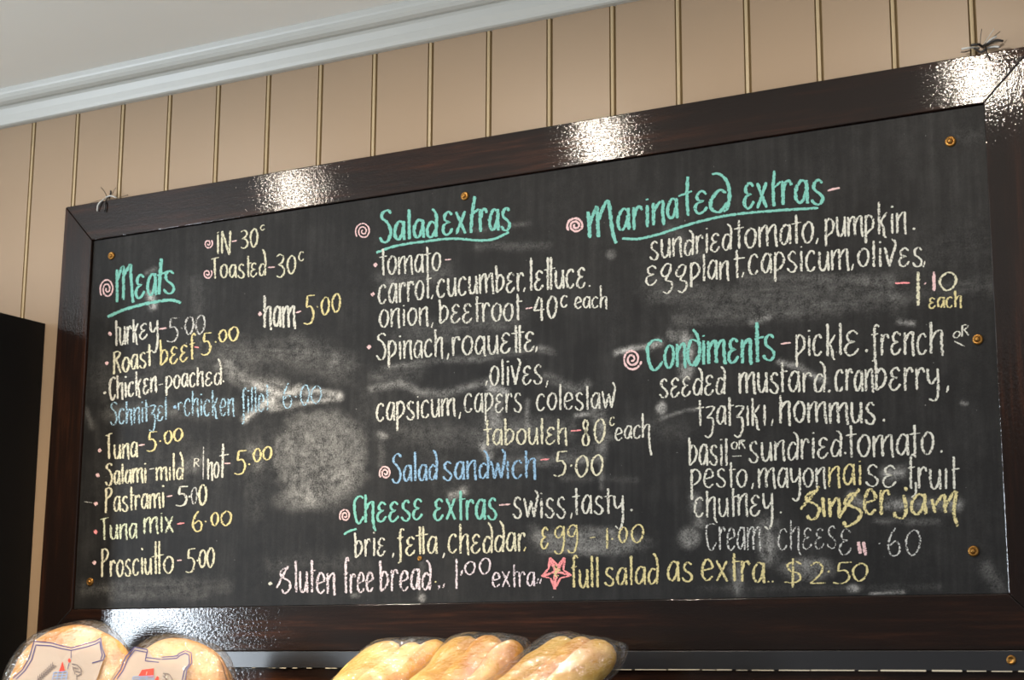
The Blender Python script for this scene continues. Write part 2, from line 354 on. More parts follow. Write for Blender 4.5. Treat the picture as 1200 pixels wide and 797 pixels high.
# wiped clean patches
for cx, cy, rx, ry in [(565, 305, 36, 16), (660, 395, 40, 30), (725, 560, 40, 40), (530, 440, 40, 14), (680, 420, 30, 22), (190, 640, 60, 12)]:
    dust *= 1-.6*np.exp(-(((U-cx)/rx)**4+((Vv-cy)/ry)**4))
V = [Wd(a, PY, b) for a, b in zip(X.ravel(), Z.ravel())]
F = [(j*NX+i, j*NX+i+1, (j+1)*NX+i+1, (j+1)*NX+i) for j in range(NZ-1) for i in range(NX-1)]
nb = len(V); c4 = [Wd(.0008, .024, .0008), Wd(XR-.0008, .024, .0008), Wd(XR-.0008, .024, .9992), Wd(.0008, .024, .9992)]
ids = [0, NX-1, NX*NZ-1, NX*(NZ-1)]
F += [tuple([nb, nb+3, nb+2, nb+1])]
V += c4
F += [tuple(list(range(0, NX))+[nb+1, nb])[::-1], tuple(list(range(NX*(NZ-1), NX*NZ))+[nb+2, nb+3])]
panel = obj('writing_panel', V, F, SLATE, board)
at = panel.data.attributes.new('dust', 'FLOAT', 'POINT'); at.data.foreach_set('value', np.concatenate([np.clip(dust, 0, 1.1).ravel(), np.zeros(4)]).astype(np.float32))
panel['label'] = 'black chalk writing surface with smeared chalk dust'

# ------------------------------------------------------------------ chalk lettering
# stroke alphabet: x 0..1 over the letter's width; y 0 baseline, 1 x-height, 2 ascender top, -1 descender
O = [(.5, 1), (.16, .74), (.1, .35), (.4, .02), (.72, .12), (.9, .5), (.8, .88), (.48, 1)]
G = {
 'a': [[(.84, .86), (.5, 1), (.16, .68), (.12, .28), (.38, .04), (.68, .26), (.84, .7)], [(.84, 1), (.86, .5), (.90, 0)]],
 'b': [[(.08, 2), (.14, 1), (.16, .02)], [(.16, .72), (.5, .98), (.86, .72), (.74, .3), (.18, .02)]],
 'c': [[(.82, .82), (.62, 1), (.25, .84), (.1, .4), (.3, .04), (.6, .04), (.85, .22)]],
 'd': [[(.8, .72), (.45, .86), (.12, .5), (.2, .08), (.5, .04), (.84, .4)], [(.52, 2), (.78, 1.65), (.9, 1.0), (.84, 0)]],
 'E': [[(.84, .84), (.55, 1), (.22, .82), (.3, .6), (.62, .55), (.25, .46), (.08, .22), (.3, .0), (.62, .05), (.9, .26)]],
 'e': [[(.14, .46), (.84, .62), (.72, .94), (.42, 1), (.14, .6), (.18, .18), (.5, 0), (.9, .2)]],
 'f': [[(1.0, 1.75), (.72, 2), (.45, 1.75), (.42, 1), (.46, 0)], [(.02, .98), (.9, 1.06)]],
 'F': [[(1.0, 1.75), (.72, 2), (.45, 1.7), (.42, 1), (.5, -.2), (.42, -.85), (.1, -1.0)], [(.0, .98), (.9, 1.06)]],
 'g': [[(.8, .86), (.5, 1), (.12, .7), (.22, .32), (.55, .3), (.8, .7)], [(.84, 1), (.86, 0), (.66, -.9), (.3, -1), (.05, -.75)]],
 'G': [[(.0, .12), (.3, .55), (.62, 1.0), (.74, 1.25)], [(.72, 1.05), (.4, .98), (.26, .72), (.5, .55), (.82, .40), (.8, .08), (.5, -.12), (.34, .06)]],
 '8g': [[(.86, .95), (.5, 1), (.12, .62), (.3, .36), (.7, .5), (.86, .95)], [(.7, .5), (.45, .18), (.85, .06), (.92, -.3), (.6, -.75), (.25, -.6)]],
 'h': [[(.1, 2), (.12, 1), (.12, 0)], [(.12, .6), (.4, .92), (.78, 1.0), (.8, .5), (.86, -.12)]],
 'H': [[(.1, 2), (.12, 1), (.12, 0)], [(.12, .6), (.4, .92), (.78, 1.0), (.78, .3), (.86, -.5), (1.05, -1)]],
 'i': [[(.5, 1), (.52, 0)], [(.44, 1.74), (.52, 1.55)]],
 'I': [[(.5, 1), (.52, 0)]],
 'j': [[(.8, 1), (.82, .2), (.6, -.12), (.1, .05)], [(.68, 1.5), (.8, 1.35)]],
 'k': [[(.14, 2), (.16, 1), (.16, 0)], [(.84, 1.05), (.22, .52)], [(.3, .6), (.55, .3), (.62, -.1), (.84, -.35)]],
 'l': [[(.48, 2), (.5, 1), (.54, 0)]],
 'm': [[(.06, 1), (.08, 0)], [(.08, .62), (.24, .92), (.42, 1), (.46, .5), (.48, .02)], [(.48, .62), (.66, .92), (.86, 1), (.88, .5), (.95, -.06)]],
 'n': [[(.12, 1), (.14, 0)], [(.14, .6), (.4, .88), (.78, 1), (.8, .5), (.88, -.08)]],
 'o': [O],
 'p': [[(.12, 1), (.12, 0), (.14, -1)], [(.12, .78), (.45, 1), (.84, .76), (.76, .36), (.18, .06)]],
 'q': [[(.82, .8), (.5, 1), (.14, .66), (.14, .26), (.4, .06), (.8, .5)], [(.84, 1), (.84, .1), (1.0, -.05)]],
 'r': [[(.16, 1), (.2, 0)], [(.2, .6), (.4, .9), (.72, 1), (.92, .8)]],
 's': [[(.82, .86), (.55, 1), (.24, .84), (.28, .6), (.66, .42), (.86, .22), (.64, 0), (.3, .02), (.06, .2)]],
 't': [[(.44, 2), (.46, 1), (.5, 0)], [(.2, .96), (.46, 1.0), (1.15, 1.06)]],
 'T': [[(.02, 1.8), (.95, 2)], [(.42, 1.9), (.44, 1), (.5, 0)]],
 '+': [[(.42, 2), (.44, 1), (.50, 0)], [(-.2, .98), (1.1, 1.06)]],
 '=': [[(.3, 2), (.32, 1), (.34, 0)], [(.70, 2), (.70, 1), (.72, 0)], [(-.15, 1.02), (1.2, 1.14)]],
 'u': [[(.12, 1), (.14, .3), (.38, .02), (.68, .2), (.82, .6)], [(.84, 1), (.86, .5), (.90, 0)]],
 'v': [[(.05, 1), (.42, 0)], [(.42, 0), (.66, .6), (.92, 1.4), (.62, 1.9)]],
 'w': [[(.04, 1), (.28, .02)], [(.28, .02), (.52, .86)], [(.52, .86), (.72, .04)], [(.72, .04), (.9, .8), (.98, 1.5), (.8, 2)]],
 'x': [[(.08, 1), (.88, 0)], [(.86, 1), (.1, 0)]],
 'y': [[(.1, 1), (.14, .5), (.4, .3), (.82, .6)], [(.86, 1), (.88, .3), (.86, -.5), (.6, -1), (.2, -.8)]],
 'z': [[(.1, .95), (.6, 1.0), (.9, .95), (.62, .65), (.3, .42), (.7, .4), (.85, .1), (.72, -.6), (.4, -1), (.0, -.8)]],
 'C': [[(.9, 1.7), (.65, 2), (.3, 1.8), (.08, 1), (.2, .3), (.5, 0), (.95, .35)]],
 'M': [[(.05, 1.8), (.06, 0)], [(.06, .95), (.3, 1.75), (.4, 2), (.42, 1.2), (.42, .05)], [(.42, 1.1), (.7, 1.8), (.82, 2), (.84, 1), (.95, -.15)]],
 'N': [[(.1, 2), (.08, 0)], [(.1, 2), (.8, -.1)], [(.8, -.1), (.92, 1.9)]],
 'P': [[(.1, 2), (.1, 1), (.06, 0)], [(.1, 1.9), (.5, 2), (.85, 1.7), (.7, 1.2), (.12, .9)]],
 'R': [[(.1, 2), (.1, 1), (.06, 0)], [(.1, 1.9), (.5, 2), (.85, 1.7), (.6, 1.2), (.14, .95)], [(.3, 1.0), (.62, .55), (.9, 0)]],
 'S': [[(.9, 1.7), (.66, 2), (.25, 1.8), (.2, 1.35), (.6, .95), (.88, .5), (.68, .05), (.3, .0), (.04, .25)]],
 '0': [[(.5, 1), (.16, .74), (.1, .35), (.4, .0), (.78, .2), (.92, .62), (.76, .94), (.46, 1)]],
 '1': [[(.5, 1), (.5, 0)]],
 '2': [[(.1, .85), (.45, 1), (.8, .8), (.66, .45), (.08, .03)], [(.08, .03), (1, .05)]],
 '3': [[(.1, .9), (.5, 1), (.82, .85), (.6, .62), (.3, .54), (.7, .48), (.9, .22), (.5, 0), (.1, .06)]],
 '4': [[(.5, 1), (.02, .42)], [(.02, .42), (1, .48)], [(.72, .95), (.74, 0)]],
 '5': [[(.35, .98), (1, 1.0)], [(.35, .98), (.25, .58)], [(.25, .58), (.62, .62), (.88, .38), (.7, .08), (.3, 0), (.0, .05)]],
 '6': [[(.6, 1), (.25, .7), (.08, .3), (.35, 0), (.8, .06), (.9, .35), (.62, .52), (.2, .36)]],
 '8': [[(.8, .84), (.5, 1), (.2, .82), (.45, .55), (.85, .28), (.7, .02), (.3, .02), (.12, .25), (.5, .52), (.8, .84)]],
 '$': [[(.95, .78), (.6, .88), (.1, .76), (.25, .55), (.75, .44), (.9, .24), (.5, .1), (-.1, .12)], [(.44, 1.0), (.42, -.08)]],
}
WID = {'m': 1.6, 'M': 1.7, 'w': 1.35, 'i': .42, 'I': .42, 'l': .42, 'j': .7, 't': .62, 'f': .66, 'F': .66, 'r': .78, '=': .85, '+': .6, 'G': 1.15, '1': .4, ' ': .5, 's': .95, 'C': 1.0, 'S': 1.1, 'T': 1.0}
layer = [0]
def ribbon(paths, wpx, col, name='chalk_word', label=None, uniform=False):
    V, F, UV = [], [], []
    for pth in paths:
        wd = wpx
        if isinstance(pth, tuple): pth, wd = pth
        if len(pth) < 2: continue
        pts = catmull(pth) ; n = len(pts); y = PY-.0010-.00002*(layer[0] % 40); layer[0] += 1
        if n < 2: continue
        s = len(V); acc = 0; ph = random.random()*6
        for i, p in enumerate(pts):
            a, b = pts[max(i-1, 0)], pts[min(i+1, n-1)]; t = b-a; L = np.linalg.norm(t)+1e-9; t = t/L; nn = np.array([-t[1], t[0]])
            if i: acc += np.linalg.norm(p-pts[i-1])
            k = (1 if uniform else (.74+.62*abs(t[1])**1.5))*(1+.10*math.sin(acc*.6+ph)); 
            e = min(i, n-1-i); k *= .72 if e == 0 else 1
            for sg in (-1, 1):
                q = p+nn*sg*wd*.5*k; V.append(Wd(*unp(q[0], q[1], y))); UV.append((acc*.05, sg*1.0))
        for i in range(n-1): F.append((s+2*i, s+2*i+1, s+2*i+3, s+2*i+2))
    o = obj(name, V, F, CH[col], panel, uvs=UV)
    if label: o['label'] = label
    return o
NAMES = {'mint': 'mint green', 'paleblue': 'pale blue', 'lilac': 'pinkish white', 'lime': 'pale green', 'grey': 'thin grey white'}
def word(s, x0, y0, x1, y1, xh, asc=1.45, col='white', w=2.6, desc=.5, show=None, xh1=None, slant=0.0, jit=.03):
    toks = []; i = 0
    while i < len(s):
        if s[i:i+2] == '8g': toks.append('8g'); i += 2
        else: toks.append(s[i]); i += 1
    ws = [WID.get(t, 1.0) for t in toks]; gap = .11; tot = sum(ws)+gap*(len(ws)-1); x = 0; paths = []
    xh1 = xh1 or xh
    for t, wi in zip(toks, ws):
        a = x/tot; b = (x+wi)/tot; x += wi+gap
        if t == ' ': continue
        jy = random.uniform(-jit, jit)*xh; js = 1+random.uniform(-jit, jit)*1.5
        for st in G[t]:
            pp = []
            for (gx_, gy_) in st:
                f = a+(b-a)*gx_; h = xh+(xh1-xh)*f
                yy = gy_
                if yy > 1: yy = 1+(yy-1)*((max(asc, 1.42) if t in 't+=' else asc)-1)
                elif yy < 0: yy = yy*desc if yy < -.25 else yy
                pp.append((x0+(x1-x0)*f+slant*yy*h, y0+(y1-y0)*f-yy*h*js+jy))
            paths.append(pp)
    shown = show or s.replace('8g', 'g').replace('E', 'e').replace('I', 'i').replace('F', 'f').replace('G', 'g').replace('+', 't').replace('=', 'tt').replace('H', 'h')
    return ribbon(paths, w, col, 'chalk_word', '%s chalk lettering reading %s' % (NAMES.get(col, col), shown))
def price(items, col, w=2.4, show=''):
    paths = []
    for it in items:
        ch = it[0]
        if ch == '.': paths.append(([(it[1]-.8, it[2]-.6), (it[1]+.8, it[2]+.6)], w*1.15))
        elif ch == ',': paths.append([(it[1]+1, it[2]-3), (it[1]-1.2, it[2]+3.5)])
        else:
            _, a, b, t, bt = it
            for st in G[ch]: paths.append([(a+(b-a)*p, bt+(t-bt)*q) for p, q in st])
    return ribbon(paths, w, col, 'chalk_price', '%s chalk price reading %s' % (NAMES.get(col, col), show))
def dash(x0, x1, y0, y1=None, col='pink', w=2.8): return ribbon([[(x0, y0), (x1, y1 or y0)]], w, col, 'chalk_dash', '%s chalk dash' % col)
def comma(x, y0, y1, col='white', w=2.0): return ribbon([[(x+1, y0), (x-1, y1)]], w, col, 'chalk_comma')
def dot(x, y, r=1.6, col='white'): return ribbon([[(x-r*.55, y-r*.4), (x+r*.55, y+r*.4)]], r*2, col, 'chalk_dot')
def bullet(x, y, r=2.6, col='pink'): return ribbon([[(x-r*.6, y+r*.5), (x, y), (x+r*.6, y-r*.5)]], r*1.9, col, 'chalk_bullet', '%s chalk bullet point' % col)
def spiral(cx, cy, rx, ry, turns=2.1, w=2.4, col='pink', start=2.5):
    pts = []
    for i in range(40):
        t = i/39; a = start+t*turns*2*math.pi; r = 1-t*.88; pts.append((cx+rx*r*math.cos(a), cy+ry*r*math.sin(a)))
    return ribbon([pts], w, col, 'chalk_spiral', 'pink chalk spiral', True)
def line(pts, w, col, lab): return ribbon([pts], w, col, 'chalk_underline', lab, True)

# -- left column
spiral(125.6, 338.8, 8.5, 12.5, 2.2, 2.3)
word('MEa', 136, 355, 184, 346, 27, 1.50, 'mint', 3.0, show='Mea'); ribbon([[(189, 303), (187.5, 325), (186, 345)], [(184, 323), (199, 317.5)]], 3.6, 'mint', label='mint green chalk letter t'); word('s', 191, 344.5, 206, 344, 26, col='mint', w=3.0)
line([(126, 371.4), (143.4, 363.8), (165, 357.3), (186.8, 353), (202, 351.8), (212, 355)], 4.2, 'mint', 'mint green chalk underline below the heading Meats')
word('iN', 253, 298, 271, 297, 22, 1.15, 'cream', 2.4, show='in'); dash(271.5, 277.5, 283, 282); price([('3', 281.4, 291.3, 269.8, 291), ('0', 292.7, 302.5, 268, 289.6)], 'cream', 2.3, '30'); word('c', 305, 270, 311, 269.5, 6, col='cream', w=1.6)
spiral(244, 285.4, 5.2, 6.2, 1.6, 2.0, start=5.6); spiral(243, 320.8, 5.6, 6.2, 1.6, 2.0, start=5.6)
word('Toast', 247.5, 326.5, 294, 325, 16, 1.55, 'cream', 2.3); word('Ed', 293, 325, 312, 323, 16, 1.9, 'cream', 2.3)
dash(314, 322, 313.5, 313); price([('3', 323, 334.5, 298, 325), ('0', 336, 347, 299.5, 321)], 'cream', 2.3, '30'); word('c', 349.5, 306, 357, 305.5, 11, col='cream', w=1.9)
bullet(304.6, 368); word('ham', 309, 384, 346.5, 384, 24, 1.55, 'white', 2.8); dash(346.8, 353, 366.5, 364.5)
price([('5', 356, 369, 346, 380), ('.', 372, 359.6), ('0', 376, 386.5, 348, 369), ('0', 388.5, 399.5, 344, 366)], 'yellow', 2.4, '5.00')
bullet(128.9, 391.3, 2.4); word('turk', 134, 406, 163, 400, 21, 1.30, 'white', 2.4); word('Ey', 163, 399, 186, 393, 18, 1.4, 'white', 2.4, desc=1.05)
dash(186.5, 195.5, 385.5, 384.5, w=3.4); price([('5', 195.5, 210, 372.5, 400.7), ('.', 212.8, 384.4), ('0', 216, 227.5, 371, 392), ('0', 228.5, 241, 369, 391.5)], 'grey', 2.3, '5.00')
bullet(125.2, 425.6, 2.5, 'pink'); word('Roas+', 133, 439, 178, 429, 18, 1.5, 'cream', 2.5, show='Roast'); word('bEEf', 187, 429, 229, 421, 19, 1.65, 'yellow', 2.4)
dash(228, 233, 406.5, 407.5, 'red', 2.4); price([('5', 235.6, 248, 390, 416), ('.', 252.6, 400.7), ('0', 256, 266, 386.6, 400.7), ('0', 267.5, 280, 383, 399.6)], 'yellow', 2.5, '5.00')
bullet(122.8, 460.4, 2.2, 'white'); word('ChickEn', 128, 470, 184, 458.5, 17.5, 1.55, 'white', 2.5); dash(185.7, 191, 451, 450, 'white', 2.2)
word('poach', 194, 457, 239, 451.5, 16, 1.35, 'white', 2.3, desc=.45); word('Ed', 240, 452, 260, 450.5, 16, 1.85, 'white', 2.3); dot(261.7, 447)
word('Schni+zEl', 129, 498.5, 196, 492, 17.5, 1.55, 'paleblue', 2.4, desc=.7, show='Schnitzel'); bullet(205, 477, 2.6, 'blue'); word('r', 208, 481, 214, 480, 9, col='paleblue', w=1.8)
word('chicken', 215.5, 487.5, 275, 487, 20, 1.45, 'paleblue', 2.4); word('Fillet', 283, 485, 316, 481, 20, 1.5, 'paleblue', 2.3, desc=.6, show='fillet')
price([('6', 331, 342.5, 449, 478), ('.', 346.5, 465), ('0', 351.5, 363, 451, 475), ('0', 363.5, 377.5, 452, 473)], 'paleblue', 2.2, '6.00')
bullet(116.7, 527.9, 2.6); word('Tuna', 123.5, 538.5, 161.5, 536, 17.5, 1.65, 'cream', 2.5); dash(162.5, 169.5, 522, 521, 'pink')
price([('5', 171.6, 184, 506, 529), ('.', 187.5, 517), ('0', 192, 202, 505, 520), ('0', 203, 214.5, 502, 517)], 'yellow', 2.4, '5.00')
bullet(114.5, 557, 2.5); word('Salami', 123.5, 568.5, 172, 565.5, 17, 1.45, 'cream', 2.5); dash(175, 180.5, 550, 549, 'white', 2.2); word('mIld', 182.5, 563, 215, 562, 16, 2.0, 'cream', 2.3, show='mild')
word('R', 227, 547.5, 234, 547, 5, 2.0, 'white', 1.6); ribbon([[(238.5, 523.5), (238, 561.5)]], 1.5, 'grey', 'chalk_stroke'); word('ho', 243, 562, 257, 560, 20, 1.25, 'white', 2.2); ribbon([[(261.5, 520), (260.5, 560)], [(257, 534.5), (268, 532.5)]], 2.6, 'white', label='white chalk letter t')
dash(263, 270, 543.2, 543, 'pink'); price([('5', 274.7, 289, 528, 556), ('.', 292, 544), ('0', 296.4, 306.5, 525.7, 541), ('0', 307.5, 319, 523.5, 539)], 'yellow', 2.5, '5.00')
bullet(112.4, 590.4, 2.7); ribbon([[(99, 588), (110, 589.5)]], 1.4, 'grey', 'chalk_stroke'); word('Pastrami', 123.5, 601, 193, 595, 17.5, 1.6, 'cream', 2.4); dash(195.5, 202, 582, 581)
price([('5', 206, 220.4, 570, 593), ('.', 222, 582)], 'white', 2.8, '5.'); price([('0', 223.7, 231.5, 571, 591)], 'grey', 1.8, '0'); price([('0', 232.5, 242.5, 568, 592)], 'cream', 2.6, '0')
bullet(112, 623.2, 2.8, 'red'); word('Tuna', 117.5, 633.5, 161, 631, 18, 1.45, 'lime', 2.5); word('mix', 168, 625.5, 204, 623.5, 18.5, 1.25, 'lime', 2.5); dash(207.6, 216, 614, 613, 'red', 2.8)
price([('6', 225, 237.5, 599, 622.5), ('.', 241, 611), ('0', 247, 256.5, 600.6, 616), ('0', 258, 272, 599, 616)], 'yellow', 2.4, '6.00')
bullet(110.7, 659.5, 2.6); word('Prosciu', 119, 677, 178, 673, 19.5, 1.75, 'cream', 2.4); word('=o', 179, 673, 204, 672, 20, 1.95, 'cream', 2.4, show='tto'); dash(207.6, 213, 657, 656.5)
price([('5', 217.7, 229, 643, 671), ('.', 231.5, 657), ('0', 233, 241.5, 644.5, 665), ('0', 242, 251.5, 642, 665)], 'cream', 2.4, '5.00')
# -- middle column
spiral(425.6, 271, 9.2, 10.5, 2.3, 2.0)
word('Salad', 444.5, 284, 513, 277, 23.5, 1.55, 'mint', 3.4, xh1=22); word('Ex', 518, 276, 547, 274, 26, col='mint', w=3.2); ribbon([[(556.5, 230), (553, 252), (552, 273)], [(553, 251), (561, 245)]], 3.4, 'mint', label='mint green chalk letter t'); word('ras', 561, 272, 599, 268.5, 26, col='mint', w=3.3)
line([(441, 296), (465, 288), (497.7, 283), (530, 279.7), (562.8, 281.8), (580, 279.7), (596.4, 272)], 3.4, 'mint', 'mint green chalk underline below the heading Salad extras')
bullet(440, 310.5, 2.8); word('+oma+o', 446, 323.5, 517, 317, 21.5, 1.30, 'white', 2.5, show='tomato'); dash(521.5, 528.5, 304.5, 304)
bullet(436.9, 344.8, 2.8); word('carrot', 443, 357, 505, 350, 22.5, 1.25, 'white', 2.6); comma(506.5, 345, 350.5)
word('cucumbEr', 511.5, 348.5, 614, 341, 22, 1.5, 'white', 2.7); comma(614.5, 337, 342); word('lE=ucE', 620, 341, 687, 337, 22.5, 1.65, 'white', 2.8, show='lettuce'); dot(691, 335)
word('onion', 444, 383.5, 502.5, 381, 20.5, 1.3, 'white', 2.6); comma(506.5, 378, 384); word('bEEtroot', 514, 379.5, 611, 375.5, 22, 1.33, 'white', 2.6)
dash(616, 624, 361.8, 360.5, w=3.2); price([('4', 625.5, 638, 348, 376), ('0', 641, 653, 347, 373)], 'white', 2.8, '40'); word('c', 656.5, 361, 666, 360, 14, col='white', w=2.4); word('each', 673, 361.5, 712, 360.5, 13.5, 2.0, 'white', 2.4)
bullet(432.5, 406.7, 2.9); word('Spinach', 441, 422, 520, 418, 21.5, 1.45, 'white', 2.6, desc=.45); comma(525, 414, 421.5); word('roquE=E', 529, 417.5, 627.5, 412, 23, 1.35, 'white', 2.7, show='roquette'); comma(628.5, 406, 413)
comma(570, 446, 452); word('olivEs', 573.5, 451.5, 636, 450.5, 22, 1.4, 'white', 2.6); comma(641, 446, 454)
word('capsicum', 440.5, 494.5, 534, 487.5, 21, 1.35, 'white', 2.6, desc=.6); comma(539, 483, 491); word('capErs', 543.5, 484, 612, 482.5, 22.5, 1.3, 'white', 2.4, desc=.6)
word('coleslaw', 628, 481, 721, 479, 19.5, 1.5, 'white', 2.5); word('+aboulEh', 568, 522.5, 665.5, 520.5, 19.5, 1.6, 'cream', 2.6, show='tabouleh')
dash(669, 681, 505.2, 504.2, 'red', 3.0); price([('8', 681.5, 691.5, 492, 522), ('0', 695.6, 710, 490.7, 519)], 'cream', 2.6, '80'); word('c', 714, 499, 721, 498, 10, col='cream', w=2); word('eac', 720, 516.5, 752, 513.5, 15, col='white', w=2.3)
word('H', 752, 513.5, 763, 513, 15, 1.9, 'white', 2.4, desc=1.4, show='h')
spiral(451.5, 554.3, 7, 8.5, 2.1, 2.6)
word('Salad', 459, 566, 513, 562, 20, 1.7, 'blue', 2.8); word('sandw', 518.5, 563, 592, 560.5, 21, 1.6, 'blue', 3.0); word('Ich', 592, 561, 629, 559.5, 22, 1.45, 'blue', 3.0, show='ich')
dash(633.5, 643.7, 539, 538, 'red', 3.2); price([('5', 648.7, 664.5, 529, 558), ('.', 669.4, 545.6), ('0', 673.7, 690, 534, 559), ('0', 692, 707.5, 533, 557)], 'cream', 2.7, '5.00')
spiral(404.4, 604.4, 6.6, 8.3, 2.0, 2.4); word('C', 414.3, 613.5, 427, 613, 22, 1.42, 'mint', 2.8); word('HEEsE', 427, 613, 496, 609, 23.5, 1.4, 'mint', 2.9, desc=.45, show='heese'); word('Extras', 508, 610, 583, 608, 24, 1.3, 'mint', 2.9)
dash(585, 598, 592, 591, 'pink', 3.4); word('swiss', 600.5, 607, 663.5, 607.5, 23.5, 1.4, 'white', 2.7); comma(669.5, 601, 608); word('+as+y', 672, 603.5, 731.5, 601, 21, 1.45, 'white', 2.7, desc=.85, show='tasty'); dot(740, 597.7, 1.9)
line([(403, 626.5), (409, 622.5), (418, 620)], 3.2, 'mint', 'short mint green chalk stroke')
word('briE', 415, 654, 452.5, 651, 21, 1.45, 'white', 2.5); comma(460.6, 648, 653.5); word('FE=a', 465.5, 651.5, 513, 649, 21.5, 1.5, 'cream', 2.6, desc=.4, show='fetta'); comma(520, 648, 654)
word('chEddar', 524.5, 649, 616, 646.5, 22, 1.6, 'cream', 2.6); comma(615, 641, 646, 'yellow')
word('E', 633.5, 643.5, 643.5, 643, 26, col='yellow', w=2.4); word('gg', 649, 635, 678, 634, 18, col='yellow', w=2.3, desc=.75); dash(691, 697.6, 630.5, 629.5, 'yellow', 2.0)
price([('1', 709, 714, 619, 643), ('.', 717.5, 631.6), ('0', 724.7, 735.5, 618, 636), ('0', 739, 755, 614.6, 636)], 'yellow', 2.4, '1.00')
bullet(316.7, 684, 2.8, 'white'); word('G', 324, 692, 343, 692, 25, 1.5, 'lilac', 2.8); word('luten', 344.5, 694, 393.5, 695.5, 25, 1.5, 'lilac', 2.8)
word('free', 402.5, 696, 438, 693, 22, 1.85, 'lilac', 2.7); word('bread', 444.5, 694, 505.5, 691.5, 24, 1.5, 'lilac', 2.9); dot(514, 687, 1.3, 'lilac'); comma(514.5, 686, 691, 'lilac'); comma(520, 684, 689, 'lilac'); dot(510.5, 682, 1.3, 'yellow')
price([('1', 532, 538, 655, 690), (',', 541, 671), ('0', 544, 557.5, 658, 673.5), ('0', 561, 575.5, 654, 673)], 'lilac', 2.4, '1.00'); word('extra', 576, 688.5, 627.5, 687.5, 17.5, 1.5, 'lilac', 2.4); comma(630, 678, 684, 'lilac'); comma(633.5, 678, 684, 'lilac')
STAR = [(644.4, 653.7), (653.7, 662.5), (661.8, 653.7), (660, 668), (669.8, 674.3), (656.5, 677.6), (650, 690.6), (645.5, 677.6), (634.6, 675.4), (643, 666.5)]
ribbon([[STAR[i], STAR[(i+1) % 10]] for i in range(10)]+[([STAR[k], (651.5, 670)], 4.2) for k in (0, 2, 4, 6, 8)], 2.6, 'red', 'chalk_star', 'red chalk five pointed star')
ribbon([[(648, 664), (656, 668), (649, 672), (655, 675)], [(652, 662), (651, 678)]], 1.8, 'yellow', 'chalk_scribble', 'yellow scribble in the star')
word('full', 669, 689, 702.5, 688, 23, 1.6, 'yellow', 2.8); word('salad', 708, 687, 772, 684, 21, 1.7, 'yellow', 2.8, show='salad'); word('as', 781.5, 682, 813, 681, 22.5, col='yellow', w=3.0)
word('extra', 821, 679.5, 897, 683.5, 23.5, 1.4, 'yellow', 3.0); dot(900.5, 682, 1.4, 'yellow'); dot(905.5, 681.5, 1.4, 'yellow')
price([('$', 921, 940, 654.5, 686), ('2', 948, 967.7, 659, 684.5), ('.', 971, 670), ('5', 976.4, 998, 659, 684), ('0', 998, 1018, 660, 681)], 'yellow', 2.7, '$2.50')
# -- right column
spiral(674.5, 264.4, 10.2, 9.8, 2.3, 3.2)
ribbon([[(689, 248), (690.5, 265), (691, 279)], [(691, 262), (697, 247), (699.5, 243), (700.5, 262), (701.5, 278)], [(701, 258), (708, 241), (713, 236), (716, 258), (719, 277), (722.5, 285)]], 3.8, 'mint', label='mint green chalk letter M')
word('arin', 722.5, 272.5, 780, 262, 26, 1.4, 'mint', 3.5, show='arin'); word('a', 781, 257.5, 795, 255.5, 24, col='mint', w=3.4); ribbon([[(806, 207), (805, 230), (806.5, 253)], [(795, 230), (811, 224)]], 3.4, 'mint', label='mint green chalk letter t')
word('E', 813, 250, 830.5, 248.5, 26, col='mint', w=3.4); ribbon([[(851, 226), (843, 223), (834, 234), (834, 245), (843, 248.5), (852, 238)], [(834, 204), (843, 204), (852, 213), (855, 230), (852, 244), (848, 248)]], 4.0, 'mint', label='mint green chalk letter d')
word('Ex', 871, 245, 900, 242.5, 29, col='mint', w=3.4); ribbon([[(907.5, 200), (906, 222), (907, 242)], [(906.5, 220), (915, 213)]], 3.4, 'mint', label='mint green chalk letter t'); word('ras', 915, 240.5, 966.5, 238.5, 28, col='mint', w=3.7)
line([(729, 279.4), (747.7, 280), (771.5, 274.6), (812.8, 261.6), (856, 252), (908, 246.9), (959, 243.8)], 3.6, 'mint', 'mint green chalk underline below the heading Marinated extras')
ribbon([[(970, 223.8), (976, 221.8), (984, 220.2)]], 3.6, 'pink', 'chalk_dash', 'pink chalk dash')
word('sundriEd', 761, 304.5, 858, 292.5, 22, 1.4, 'white', 2.7); word('+oma+o', 862, 292.5, 954, 284, 24.5, 1.3, 'white', 2.8, show='tomato'); comma(957.5, 279, 286)
word('pump', 966.5, 278.5, 1025, 275, 23, 1.4, 'white', 2.8, desc=.42); word('kin', 1028, 275.5, 1063, 273, 24, 1.55, 'white', 2.8); dot(1071, 268, 2.0)
word('E8g8g', 756, 334, 806, 331, 22, 1.2, 'white', 2.6, desc=.7, show='egg'); word('plan', 808.5, 330, 855, 327, 22, 1.45, 'white', 2.7, desc=.35); word('t', 857, 326.5, 871, 326, 22.5, 1.45, 'white', 2.8); comma(870.5, 319, 325)
word('capsicum', 876.5, 322, 995.5, 315.5, 24, 1.3, 'white', 2.8, desc=.45); comma(999, 309, 317); word('olivEs', 1004.5, 312.5, 1082.5, 312, 21.5, 1.5, 'white', 2.9); comma(1083, 306, 313)
dash(1049, 1066, 331.9, 331.5, 'red', 3.4); price([('1', 1072.5, 1079.5, 318.5, 358)], 'cream', 3.8, '1'); price([('.', 1084, 332), ('1', 1091, 1098, 318.5, 341)], 'pink', 3.4, '.1'); price([('0', 1099.5, 1122, 319, 340.5)], 'cream', 3.0, '0'); word('Each', 1088, 361.5, 1127.5, 360, 12.5, 1.5, 'yellow', 2.5, show='each')
spiral(740.6, 420.8, 11.3, 13, 2.3, 3.0, start=.2)
